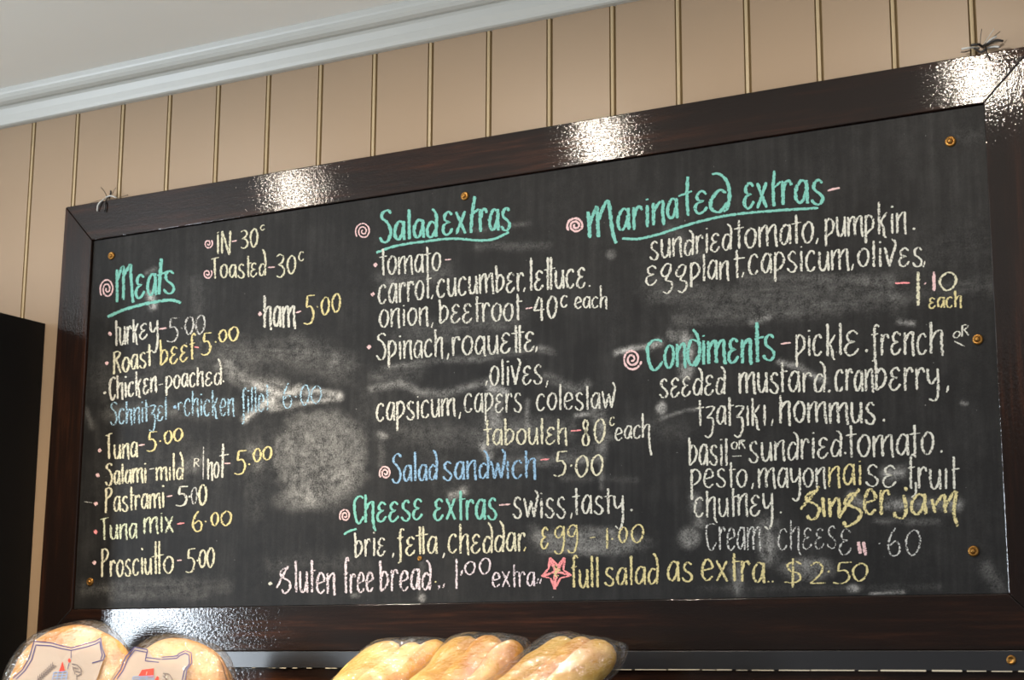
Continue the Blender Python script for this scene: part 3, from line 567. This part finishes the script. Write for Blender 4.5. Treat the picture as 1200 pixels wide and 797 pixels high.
word('C', 757, 434.5, 778, 433, 26.5, 1.32, 'mint', 3.6); word('on', 778, 431.5, 804.5, 429, 27, col='mint', w=3.2); ribbon([[(818, 400), (810, 399), (806, 412), (807, 424), (812, 428), (818, 418)], [(812, 386), (817, 393), (820, 408), (818, 424), (814, 429)]], 3.6, 'mint', label='mint green chalk letter d')
word('imEn', 821.5, 427.5, 882, 424.5, 27.5, 1.3, 'mint', 3.6, show='imen'); word('t', 882, 425, 893.5, 424, 27.5, 1.68, 'mint', 3.7); word('s', 893.5, 422, 909.5, 421.5, 31, col='mint', w=3.3)
dash(915, 927, 403, 401.5, 'pink', 3.2); word('pic', 932, 417.5, 964.5, 417, 24.5, 1.4, 'white', 2.8, desc=.5); word('kl', 968, 417.5, 987.5, 416.5, 24.5, 1.6, 'white', 3.0); word('E', 989, 417.5, 1008, 416.5, 28, col='white', w=3.0); dot(1015.5, 411, 2.2)
word('FrEnc', 1021, 416.5, 1087.5, 415, 25.5, 1.45, 'white', 3.0, desc=.25, show='frenc'); word('h', 1089, 415, 1107, 414.5, 26, 1.4, 'white', 3.2)
word('oR', 1116.5, 397, 1136, 393, 7.5, 1.7, 'white', 2.0, show='or'); ribbon([[(1118.6, 400), (1130.5, 406)]], 2.2, 'white', 'chalk_underline')
word('sEEdEd', 772.5, 466, 850.5, 461.5, 22.5, 1.45, 'white', 2.7); word('mus', 865.5, 461, 913.5, 460, 24, col='white', w=3.0); word('tard', 912.5, 460, 968, 459, 24, 1.45, 'white', 2.8); dot(971.7, 458.5, 2)
word('cran', 978, 459, 1024.5, 458, 25, col='white', w=2.9); word('bErry', 1024.5, 457.5, 1101, 457, 26, 1.4, 'white', 3.1, desc=.5); comma(1110.5, 452, 460, 'white', 2.6)
word('+za', 817, 499.5, 851.5, 498, 22, 1.35, 'white', 2.6, desc=.6, show='tza'); word('tzIkI', 851.5, 498.5, 898.5, 498.5, 23.5, 1.35, 'white', 2.7, desc=.6, show='tziki'); comma(905, 491, 499)
word('hommus', 913, 495.5, 1027, 496, 24.5, 1.3, 'white', 3.1); dot(1036, 492.5, 2.1)
word('basil', 806.5, 545.5, 853.5, 545.5, 24, 1.35, 'white', 2.7); word('oR', 856.5, 527, 874, 526, 9, 1.2, 'white', 2.0, show='or'); dash(858, 869, 534.8, 534.3, 'white', 1.8)
word('sundriEd', 876.5, 541.5, 987, 535.5, 23.5, 1.35, 'white', 2.8); dot(990.5, 531, 2); word('+oma+o', 993, 537, 1095, 532.5, 25.5, 1.3, 'white', 3.0, show='tomato'); dot(1103.4, 529, 1.8)
word('pesto', 809, 571, 876, 571, 21.5, 1.25, 'white', 2.6, desc=.75); comma(882, 566, 573); word('mayon', 888, 572.5, 968.5, 571, 23.5, 1.2, 'white', 2.7, desc=.62); word('nai', 970, 570.5, 1011, 568.5, 24, 1.3, 'yellow', 2.8); word('sE', 1013.5, 570, 1052, 570.5, 24.5, col='white', w=2.6)
word('fruIt', 1063, 573, 1123, 573, 24, 1.65, 'white', 2.8, show='fruit'); ribbon([[(1073, 565), (1073, 578), (1068, 583)]], 2.4, 'white', 'chalk_stroke')
word('cHut', 813, 607, 863.5, 605, 23, 1.35, 'white', 2.5, desc=.3, show='chut'); word('nEy', 864, 605, 906.5, 603, 25, 1.2, 'white', 2.7, desc=.65); dot(915, 600.5, 1.5)
ribbon([[(938, 597), (950, 583), (960, 570)], [(959, 574), (949, 578), (945, 585), (953, 590), (960, 595), (957, 606), (950, 609), (946, 604)]], 3.8, 'yellow', label='bold yellow chalk letter g')
ribbon([[(964, 583), (966, 606)], [(972, 584), (973, 606)], [(973, 594), (982, 584), (984, 607)]], 4.0, 'yellow', label='bold yellow chalk letters in')
ribbon([[(983, 607), (993, 592), (1007, 573)], [(1005, 577), (996, 580), (990, 590), (1000, 594), (1009, 600), (1004, 611), (992, 617), (989, 611)]], 4.2, 'yellow', label='bold yellow chalk letter g')
word('er', 1011, 603, 1043.5, 603, 28, col='yellow', w=3.8); ribbon([[(1059, 580), (1062, 598), (1058, 607), (1050, 606), (1048, 600)], [(1060, 571), (1063, 575)]], 3.8, 'yellow', label='bold yellow chalk letter j')
word('a', 1066, 604, 1087, 602, 25, col='yellow', w=3.9); ribbon([[(1092, 585), (1096, 601)], [(1096, 592), (1106, 580), (1108, 601)], [(1108, 592), (1120, 576), (1118, 600), (1122, 617)]], 4.0, 'yellow', label='bold yellow chalk letter m')
word('C', 826.5, 645.5, 840.5, 645, 26, 1.2, 'grey', 2.2); word('ream', 842, 645, 892, 644, 26, col='grey', w=2.4); word('cHEEs', 911, 645.5, 981, 642, 25, 1.35, 'grey', 2.2, desc=.25, show='chees'); word('E', 982.5, 651, 999.5, 650.5, 31, col='grey', w=2.4)
ribbon([[(1006, 635), (1008, 649)], [(1012, 635), (1014.5, 651)]], 4.0, 'pink', 'chalk_dash', 'two short pink chalk ticks')
price([('.', 1030.6, 636.8), ('6', 1039.4, 1056, 618.7, 651), ('0', 1060, 1080, 621, 651)], 'grey', 2.5, '.60')

# -- screws of the panel, ties of the frame
def screw(u, v, r=.0105, ring=False):
    p = unp(u, v, PY); n = 16; V = []; F = []; prof = [(1.0, 0), (1.0, .25), (.86, .5), (.62, .55), (.55, .35), (.5, .42), (.42, .75), (.22, .92), (.04, .96)]
    if ring: prof = prof[:5]+[(.45, .15), (.05, .12)]
    for a, h in prof:
        V += [Wd(p[0]+r*a*math.cos(2*math.pi*k/n), PY-r*.85*h, p[2]+r*a*math.sin(2*math.pi*k/n)) for k in range(n)]
    for j in range(len(prof)-1): F += [(j*n+k, (j+1)*n+k, (j+1)*n+(k+1) % n, j*n+(k+1) % n) for k in range(n)]
    F.append(tuple(range((len(prof)-1)*n, len(prof)*n))); o = obj('screw', V, F, BRASS, board, True); fixn(o); return o
for u, v, r in [(131, 300, .011), (545, 230, .0105), (1114, 166, .0115), (1146, 398, .011), (1141, 646, .011), (106, 682, .011), (492, 654.5, .006)]: screw(u, v, r)
WIREW = m_plain('pale_cord', (190, 190, 186), .5); WIREB = m_plain('dark_wire', (35, 32, 32), .4); WIREG = m_plain('brown_wire', (105, 92, 74), .5)
def wires(u0, specs, label):
    for pts, r, mt in specs:
        P = [Wd(*unp(u, v, y+.03)) for u, v, y in pts]; P = [Vector(q) for q in catmull([tuple(p) for p in P], .004)]
        V, F = tube(P, r, 6); obj('wire_tie', V, F, mt, board, True, label=label)
wires(0, [([(127, 233, 0.0), (121, 234, -.03), (115, 240, -.036), (114, 247.5, -.034)], .0016, WIREW), ([(126, 232, 0.0), (124, 236, -.03), (123, 243, -.035), (122.5, 248, -.034)], .0018, WIREB),
          ([(126, 232, -.01), (122, 224, -.02), (118, 219.5, -.03)], .0010, WIREG), ([(128, 232, -.01), (130, 226, -.02), (129.5, 223.5, -.025)], .0019, WIREB), ([(130, 231, 0), (133, 224, -.02), (136, 220, -.02)], .0006, WIREG),
          ([(124, 231, -.01), (130, 229.5, -.025), (137, 232, -.02)], .0016, WIREW), ([(120, 234, -.01), (112, 236, -.02), (106, 238, -.02)], .0007, WIREG), ([(138, 232, .0), (145, 230, -.01), (150, 228.5, -.01)], .0009, WIREG)],
      'frayed cord tied over the top rail near its left end')
wires(0, [([(1150, 55, 0), (1158, 51, -.03), (1166, 47, -.035), (1175, 48, -.03)], .0020, WIREB), ([(1152, 55, 0), (1146, 52, -.03), (1138, 53, -.03)], .0022, WIREB), ([(1147, 56, 0), (1136, 56, -.02), (1127, 57.5, -.02)], .0019, WIREW),
          ([(1154, 54, -.01), (1160, 47, -.03), (1168, 42.5, -.03)], .0015, WIREW), ([(1156, 54, -.01), (1166, 49.5, -.03), (1176, 47.5, -.03)], .0014, WIREG), ([(1152, 53, -.01), (1160, 41, -.03), (1165, 34, -.03)], .0006, WIREW),
          ([(1153, 53, -.01), (1163, 44, -.03), (1172, 37, -.03)], .0008, WIREG), ([(1149, 54, -.01), (1149, 44, -.02), (1150.5, 34, -.02)], .0006, WIREB), ([(1158, 56, -.01), (1166, 54.5, -.03), (1171, 55, -.035)], .0017, WIREW),
          ([(1155, 55, -.02), (1157, 64, -.036), (1160, 70, -.036)], .0010, WIREB), ([(1142, 57, -.02), (1150, 61, -.036), (1156, 57, -.035)], .0020, WIREB), ([(1138, 59, -.0), (1130, 61, -.03), (1126, 61, -.03)], .0010, WIREB)],
      'dark frayed cable tie over the top rail near its right end')

# ------------------------------------------------------------------ bread shelf below
SH = -.372; BKY = .006
sh = thing('bread_shelf', 'dark wooden wall shelf with a black back rail below the menu board', 'shelf', Wd(1.2, -.25, SH))
box('back_rail', -.115, 2.75, 0, .029, -.1485, -.1095, DARKBLUE, sh, .0008)
box('back_panel', -.115, 2.75, BKY, .029, SH+.0005, -.1500, WOODX, sh)
box('shelf_board', -.115, 2.75, -.62, .029, SH-.03, SH-.0002, WOODX, sh, .002)
V, F = [], []
def chipbox(x0, x1, z0, z1, y):
    s = len(V); V.extend([Wd(x0, y, z0), Wd(x1, y, z0+random.uniform(-.0006, .0006)), Wd(x1, y, z1), Wd(x0, y, z1+random.uniform(-.0006, .0006)), Wd(x0, y+.001, z0), Wd(x1, y+.001, z0), Wd(x1, y+.001, z1), Wd(x0, y+.001, z1)])
    F.extend([(s, s+1, s+2, s+3), (s, s+4, s+5, s+1), (s+3, s+2, s+6, s+7)])
x = .45
while x < 2.74:
    dense = x > 1.35; L = random.uniform(.02, .10) if dense else random.uniform(.003, .02)
    if dense and x < 1.6: L *= .5
    chipbox(x, x+L, -.1500, -.1500+random.uniform(.0016, .0034)*(1 if dense else .6), -.0008); x += L+random.uniform(.002, .012 if dense else .05)
ch = obj('paint_chips', V, F, m_plain('bare_chipped_edge', (196, 184, 160), .7), sh); ch['kind'] = 'stuff'; fixn(ch)
p = unp(1185, 773.5, 0); n = 14; V = []; F = []
for a, h in [(1, 0), (.9, .35), (.6, .4), (.45, .1), (.05, .05)]:
    V += [Wd(p[0]+.0095*a*math.cos(2*math.pi*k/n), -.008*h, p[2]+.0095*a*math.sin(2*math.pi*k/n)) for k in range(n)]
for j in range(4): F += [(j*n+k, (j+1)*n+k, (j+1)*n+(k+1) % n, j*n+(k+1) % n) for k in range(n)]
fixn(obj('screw_cup', V, F, BRASS, sh, True, label='brass screw cup'))

# ------------------------------------------------------------------ bread
def m_bread(name, cols, sc=1.0):
    t = NT(name); v = t.coord(); a = t.noise(v, 14*sc, 5, .6); b = t.noise(v, 70*sc, 4, .6)
    c = t.ramp(t.math('ADD', t.math('MULTIPLY', a, .8), t.math('MULTIPLY', b, .2)), [(.30, lin(cols[0])), (.48, lin(cols[1])), (.62, lin(cols[2])), (.76, lin(cols[3]))])
    t.set(Base_Color=c, Roughness=.55, Subsurface_Weight=.0); t.bump(t.math('ADD', a, t.math('MULTIPLY', b, .5)), .8, .006); return t.m
BREAD = m_bread('baked_crust', [(204, 142, 56), (232, 184, 88), (246, 212, 122), (252, 230, 156)])
BREAD2 = m_bread('golden_crust', [(176, 98, 26), (214, 148, 50), (238, 186, 84), (246, 212, 126)])
PITA = m_bread('flatbread', [(182, 112, 46), (218, 158, 84), (238, 194, 124), (246, 218, 164)], 1.4)
def m_film():
    t = NT('clear_plastic_film'); t.t.nodes.remove(t.b)
    tr = t.n('ShaderNodeBsdfTransparent'); tr.inputs[0].default_value = (.99, .99, .985, 1)
    gl = t.n('ShaderNodeBsdfGlossy'); gl.inputs['Roughness'].default_value = .06
    df = t.n('ShaderNodeBsdfDiffuse'); df.inputs[0].default_value = (.8, .8, .8, 1)
    v = t.coord(); n1_ = t.noise(v, 26, 4, .6); n2_ = t.noise(t.coord((30, 30, 70)), 1.0, 3, .6)
    bp = t.n('ShaderNodeBump'); bp.inputs['Strength'].default_value = 1.0; bp.inputs['Distance'].default_value = .009
    t.l(t.math('ADD', n1_, t.math('MULTIPLY', n2_, .6)), bp.inputs['Height']); t.l(bp.outputs[0], gl.inputs['Normal'])
    fr = t.n('ShaderNodeLayerWeight'); fr.inputs[0].default_value = .35
    m1 = t.n('ShaderNodeMixShader'); m1.inputs[0].default_value = .03; t.l(tr.outputs[0], m1.inputs[1]); t.l(df.outputs[0], m1.inputs[2])
    m2 = t.n('ShaderNodeMixShader'); t.l(t.math('ADD', t.math('MULTIPLY', fr.outputs['Facing'], .22), .18), m2.inputs[0]); t.l(m1.outputs[0], m2.inputs[1]); t.l(gl.outputs[0], m2.inputs[2])
    t.l(m2.outputs[0], t.out.inputs[0]); return t.m
FILM = m_film()
def loaf_mesh(A, B, r, squash=.8, seed=0, flat=(0, 1, 0)):
    A, B = Vector(A), Vector(B); ax = (B-A); L = ax.length; t = ax.normalized(); a = t.cross(Vector((0, 1, 0))).normalized(); b = t.cross(a).normalized()
    n, m = 24, 40; V = []; F = []
    for i in range(m+1):
        s = i/m; e = min(s, 1-s)*L/(r*1.6); prof = (1-(1-min(e, 1))**2.2)**.55 if e < 1 else 1; prof = max(prof, .02)
        prof *= 1+.05*math.sin(s*9+seed)+.05*math.sin(s*21+seed*2)
        c = A+ax*s+a*math.sin(s*3.0+seed)*r*.10
        for k in range(n):
            q = 2*math.pi*k/n; d = a*math.cos(q)+b*math.sin(q)*squash
            P = c+d*r*prof; nz = noise.noise(P*14+Vector((seed*3.1, 0, 0)))*.20+noise.noise(P*38)*.07
            V.append(P+d*r*nz*prof)
    for i in range(m):
        for k in range(n): F.append((i*n+k, i*n+(k+1) % n, (i+1)*n+(k+1) % n, (i+1)*n+k))
    F += [tuple(range(n-1, -1, -1)), tuple(range(m*n, (m+1)*n))]; return V, F
def bag_shell(pts_axes, pad, seed):
    # loose film around a row of loaves: cross-section hull swept along the common axis
    (A0, B0, r0), (A1, B1, r1) = pts_axes[0], pts_axes[-1]
    m, n = 44, 56; V = []; F = []
    for i in range(m+1):
        s = -.02+1.035*i/m; ss = min(max(s, 0), 1)
        P0 = A0+(B0-A0)*s; P1 = A1+(B1-A1)*s; t = (B0-A0).normalized(); side = (P1-P0); W = side.length; sd = side.normalized(); nr = t.cross(sd).normalized()
        close = 1 if s < .90 else max(.30, 1-((s-.90)/.12)**1.5*.75)
        mid = (P0+P1)/2; hw = W/2+max(r0, r1)+pad*.5
        for k in range(n):
            q = 2*math.pi*k/n; cx, cy = math.cos(q), math.sin(q)
            px = math.copysign(abs(cx)**.7, cx)*hw*(1 if s < .93 else close**.12); py = math.copysign(abs(cy)**.8, cy)*(max(r0, r1)*1.08+pad)*close
            P = mid+sd*px+nr*py; w_ = noise.noise(P*22+Vector((seed, 0, 0)))*.0045+noise.noise(P*60+Vector((0, seed, 0)))*.0018
            V.append(P+(sd*cx+nr*cy)*w_)
    for i in range(m):
        for k in range(n): F.append((i*n+k, i*n+(k+1) % n, (i+1)*n+(k+1) % n, (i+1)*n+k))
    F += [tuple(range(m*n, (m+1)*n))]
    return V, F
def loaf_bag(specs, label, mats, seed):
    # specs: list of (tip u, v, foot u, v, radius) ; tips lean on the back rail, feet stand forward on the shelf
    axes = []
    for (tu, tv, fu, fv, r, yo) in specs:
        T = unp(tu, tv, -.14+yo); Fo = unp(fu, fv, -.22+yo); d = Fo-T; tt = (SH+r*1.15-T[2])/d[2]   # run down to the shelf
        tt = min(tt, 6); B = T+d*tt
        axes.append((Wd(*B), Wd(*T), r*S))
    base = sum((a[0] for a in axes), Vector())/len(axes)
    t = thing('bread_bag', label, 'bread', Vector((base.x, base.y, Z0+SH*S)), 'bagged long rolls on the shelf')
    for i, (A, B, r) in enumerate(axes):
        V, F = loaf_mesh(A, B, r, .92, seed+i*1.7); obj('bread_roll', V, F, mats[i % len(mats)], t, True)
    V, F = bag_shell(axes, .007, seed); obj('plastic_bag', V, F, FILM, t, True, label='clear crinkled plastic bag')
loaf_bag([(466, 754, 418, 797, .036, .0), (494, 757, 444, 799, .034, -.006), (521, 754, 472, 799, .031, .01)], 'clear bag of pale long rolls, leftmost of the three roll bags', [BREAD, BREAD, BREAD2], 1)
loaf_bag([(560, 751, 516, 794, .041, .0), (584, 748, 545, 794, .034, -.01), (606, 752, 568, 800, .036, -.02)], 'clear bag of golden long rolls, middle of the three roll bags', [BREAD, BREAD2, BREAD2], 5)
loaf_bag([(671, 750, 616, 794, .036, .0), (695, 752, 640, 798, .034, -.01), (718, 757, 664, 806, .042, -.02)], 'clear bag of pale long rolls, rightmost of the three roll bags', [BREAD, BREAD2, BREAD], 9)

PRBLUE = m_plain('navy_print', (58, 52, 110), .4); PRRED = m_plain('red_print', (214, 52, 36), .4); PRGREY = m_plain('grey_wheat_print', (112, 100, 96), .5); PRLB = m_plain('light_blue_print', (128, 150, 190), .4)
_l = NT('milky_print'); _l.set(Base_Color=lin((186, 172, 160)), Roughness=.25, Alpha=.84); MILK = _l.m
def pita_pack(cu, cv, rp, yc, label, nrm, seed, outline, blue, extra):
    Pc = unp(cu, cv, yc); zc = SH+rp*.985; 
    P = np.array([Pc[0], yc, zc]); nn = Vector(nrm).normalized(); up = Vector((0, 0, 1)); a = up.cross(nn).normalized(); b = nn.cross(a).normalized(); c = Wd(*P)
    t = thing('flatbread_pack', label, 'bread', Vector((c.x, c.y, Z0+SH*S)), 'bagged round flatbreads on the shelf')
    R = rp*S
    for j in range(4):
        off = -j*.011; n, m = 64, 12; V = []; F = []; rj = R*(1-.012*j+.008*math.sin(j*3+seed)); cc = c+nn*off+a*random.uniform(-.003, .003)
        for i in range(m+1):
            f = i/m
            for k in range(n):
                q = 2*math.pi*k/n; rr = rj*f*(1+.018*math.sin(3*q+seed+j)+.012*math.sin(7*q+seed*2)); P3 = cc+a*rr*math.cos(q)+b*rr*math.sin(q)
                h = .0075*(1-f**6)+.006*noise.noise(P3*22+Vector((j, seed, 0)))+.002*noise.noise(P3*70)
                V.append(P3+nn*h)
        for i in range(m):
            for k in range(n): F.append((i*n+k, i*n+(k+1) % n, (i+1)*n+(k+1) % n, (i+1)*n+k))
        nb_ = len(V); V += [p_-nn*.011 for p_ in V[m*n:(m+1)*n]]
        for k in range(n): F.append((m*n+k, m*n+(k+1) % n, nb_+(k+1) % n, nb_+k))
        F.append(tuple(range(nb_+n-1, nb_-1, -1)))
        o = obj('flatbread', V, F, PITA, t, True); fixn(o)
    # bag
    n, m = 72, 26; V = []; F = []
    for i in range(m+1):
        f = i/m; th = f*math.pi
        for k in range(n):
            q = 2*math.pi*k/n; rr = (R+.012)*abs(math.sin(th))**.5
            ex = 1+.05*max(0, math.cos(q-2.4))**3+.03*math.sin(5*q+seed)*math.sin(th)
            P3 = c-nn*.014+a*rr*ex*math.cos(q)+b*rr*ex*math.sin(q)+nn*math.cos(th)*.034
            w_ = noise.noise(P3*26+Vector((seed, 0, 0)))*.005+noise.noise(P3*70)*.0022
            V.append(P3+nn*w_*(1 if math.cos(th) > -.2 else .2))
    for i in range(m):
        for k in range(n): F.append((i*n+k, i*n+(k+1) % n, (i+1)*n+(k+1) % n, (i+1)*n+k))
    bag = obj('plastic_bag', V, F, FILM, t, True, label='clear crinkled plastic bag')
    # print on the bag, laid on its front face
    lift = [.023]
    Pn = np.array([nn.x, nn.y, nn.z])
    def on(u, v, h):
        Pl = P+Pn*(h/S); q = unp_plane(u, v, Pl, Pn); w_ = Wd(*q); return w_+nn*(noise.noise(w_*16+Vector((seed, 0, 0)))*.002)
    def poly(pts, mat, nm, h, lab=None):
        V = [on(u, v, h) for u, v in pts]; cen = sum(V, Vector())/len(V); V.append(cen); k = len(pts)
        o = obj(nm, V, [(i, (i+1) % k, k) for i in range(k)], mat, bag, label=lab); return o
    def rib(paths, wpx, mat, nm, h, lab=None):
        V, F = [], []
        for pth in paths:
            pts = catmull(pth, 2.0) if len(pth) == 2 else [np.array(p_, float) for s_ in range(len(pth)-1) for p_ in [np.array(pth[s_])+(np.array(pth[s_+1])-np.array(pth[s_]))*i/6 for i in range(6)]]+[np.array(pth[-1], float)]
            s = len(V)
            for i, p_ in enumerate(pts):
                d = pts[min(i+1, len(pts)-1)]-pts[max(i-1, 0)]; d = d/(np.linalg.norm(d)+1e-9); q = np.array([-d[1], d[0]])
                for sg in (-1, 1): V.append(on(*(p_+q*sg*wpx/2), h))
            for i in range(len(pts)-1): F.append((s+2*i, s+2*i+1, s+2*i+3, s+2*i+2))
        return obj(nm, V, F, mat, bag, label=lab)
    poly(outline, MILK, 'printed_panel', .0225, 'milky white printed panel')
    rib(blue, 1.15, PRBLUE, 'printed_border', .0235, 'navy double border line')
    for kind, pts, wpx, mat, nm, lab in extra:
        (poly(pts, mat, nm, .0245, lab) if kind == 'p' else rib(pts, wpx, mat, nm, .0245, lab))
def lattice(x0, y0, x1, y1, k=4):
    out = []
    for i in range(k):
        f = i/(k-1); out.append([(x0+(x1-x0)*f, y0), (x0+(x1-x0)*f-2, y1)]); out.append([(x0, y0+(y1-y0)*f), (x1, y0+(y1-y0)*f-1)])
    return out
def wheat(x0, y0, x1, y1, n=9):
    out = [[(x0, y0), (x1, y1)]]; d = np.array([x1-x0, y1-y0], float); L = np.linalg.norm(d); d /= L; q = np.array([-d[1], d[0]])
    for i in range(n):
        p_ = np.array([x0, y0])+d*L*i/n
        for s in (-1, 1): out.append([tuple(p_), tuple(p_+d*4+q*s*3.2)])
    return out
pita_pack(78, 800, .168, -.20, 'bagged round flatbreads with blue bordered print, left of the two packs', (.30, -1, .34), 1.3,
    [(40, 752), (60, 754), (82, 760), (100, 756), (118, 748), (124, 770), (121, 774), (113, 797), (108, 815), (5, 815), (14, 797), (27, 785), (33, 770)],
    [[(15, 795), (26, 785), (34, 771), (40, 751.5), (60, 753.5), (71, 756.5), (83, 759), (100, 754.5), (112, 751.5), (118, 747.5), (119.5, 760), (123, 768), (121, 773.5), (108, 777)],
     [(19, 796), (29, 786), (37, 773), (42, 756), (60, 757), (71, 760), (83, 762), (100, 758.5), (112, 755), (117, 752), (118, 760), (120, 768), (118, 773)]],
    [('p', [(73, 775), (76, 786), (69, 787.5)], 0, PRRED, 'printed_mark', 'red triangular print'), ('p', [(81, 771), (83, 774), (81, 777), (79, 774)], 0, PRRED, 'printed_mark', 'red print spot'),
     ('r', lattice(63, 788, 79, 798), 1.0, PRLB, 'printed_mark', 'pale blue lattice print'), ('r', [[(83, 762), (83, 771)], [(81, 777), (79, 784)]], .7, PRBLUE, 'printed_mark', None), ('r', wheat(44, 797, 63, 779), 1.0, PRGREY, 'printed_mark', 'grey wheat ear print'),
     ('r', [[(84, 778), (90, 779), (95, 784), (95, 790), (91, 792)], [(86, 782), (92, 784)], [(88, 786), (94, 788)], [(90, 790), (90, 798)], [(85, 781), (88, 790)]], 1.1, PRGREY, 'printed_mark', 'grey curled wheat print')])
pita_pack(197, 815, .150, -.26, 'bagged round flatbreads with scalloped blue print, right of the two packs', (.30, -1, .34), 4.1,
    [(148, 776), (158, 759), (172, 760), (171, 771), (188, 770), (206, 770), (212, 764), (221, 765), (223, 776), (218, 790), (214, 812), (128, 812), (137, 797)],
    [[(133, 797), (141, 785), (147, 770), (158, 758.5), (173, 761.5), (171, 770.5), (188, 772.5)], [(137, 796), (144, 786), (150, 772), (158, 762), (172, 764.5), (170, 774.5), (186, 776)], [(189, 770), (208, 768.5), (209, 766), (217, 762.5), (224, 765), (225, 777), (219, 785), (217, 797)], [(189, 772.5), (207, 771.5), (211, 768), (217, 765.5), (221.5, 768), (222, 778), (216, 786), (213.5, 797)]],
    [('p', [(180, 783), (179.5, 793.5), (162, 792), (166, 785)], 0, PRRED, 'printed_mark', 'red angular print'), ('r', lattice(156, 793, 180, 800), 1.0, PRLB, 'printed_mark', 'pale blue lattice print'), ('p', [(184, 792), (186, 794), (185, 800), (181, 797)], 0, PRRED, 'printed_mark', None),
     ('r', [[(191, 789), (198, 790), (202, 796), (200, 801)], [(191, 792), (196, 797)], [(193, 790), (195, 801)]], 1.1, PRGREY, 'printed_mark', 'grey curled wheat print'), ('r', [[(172, 787), (171, 791)]], .8, MILK, 'printed_mark', None)])
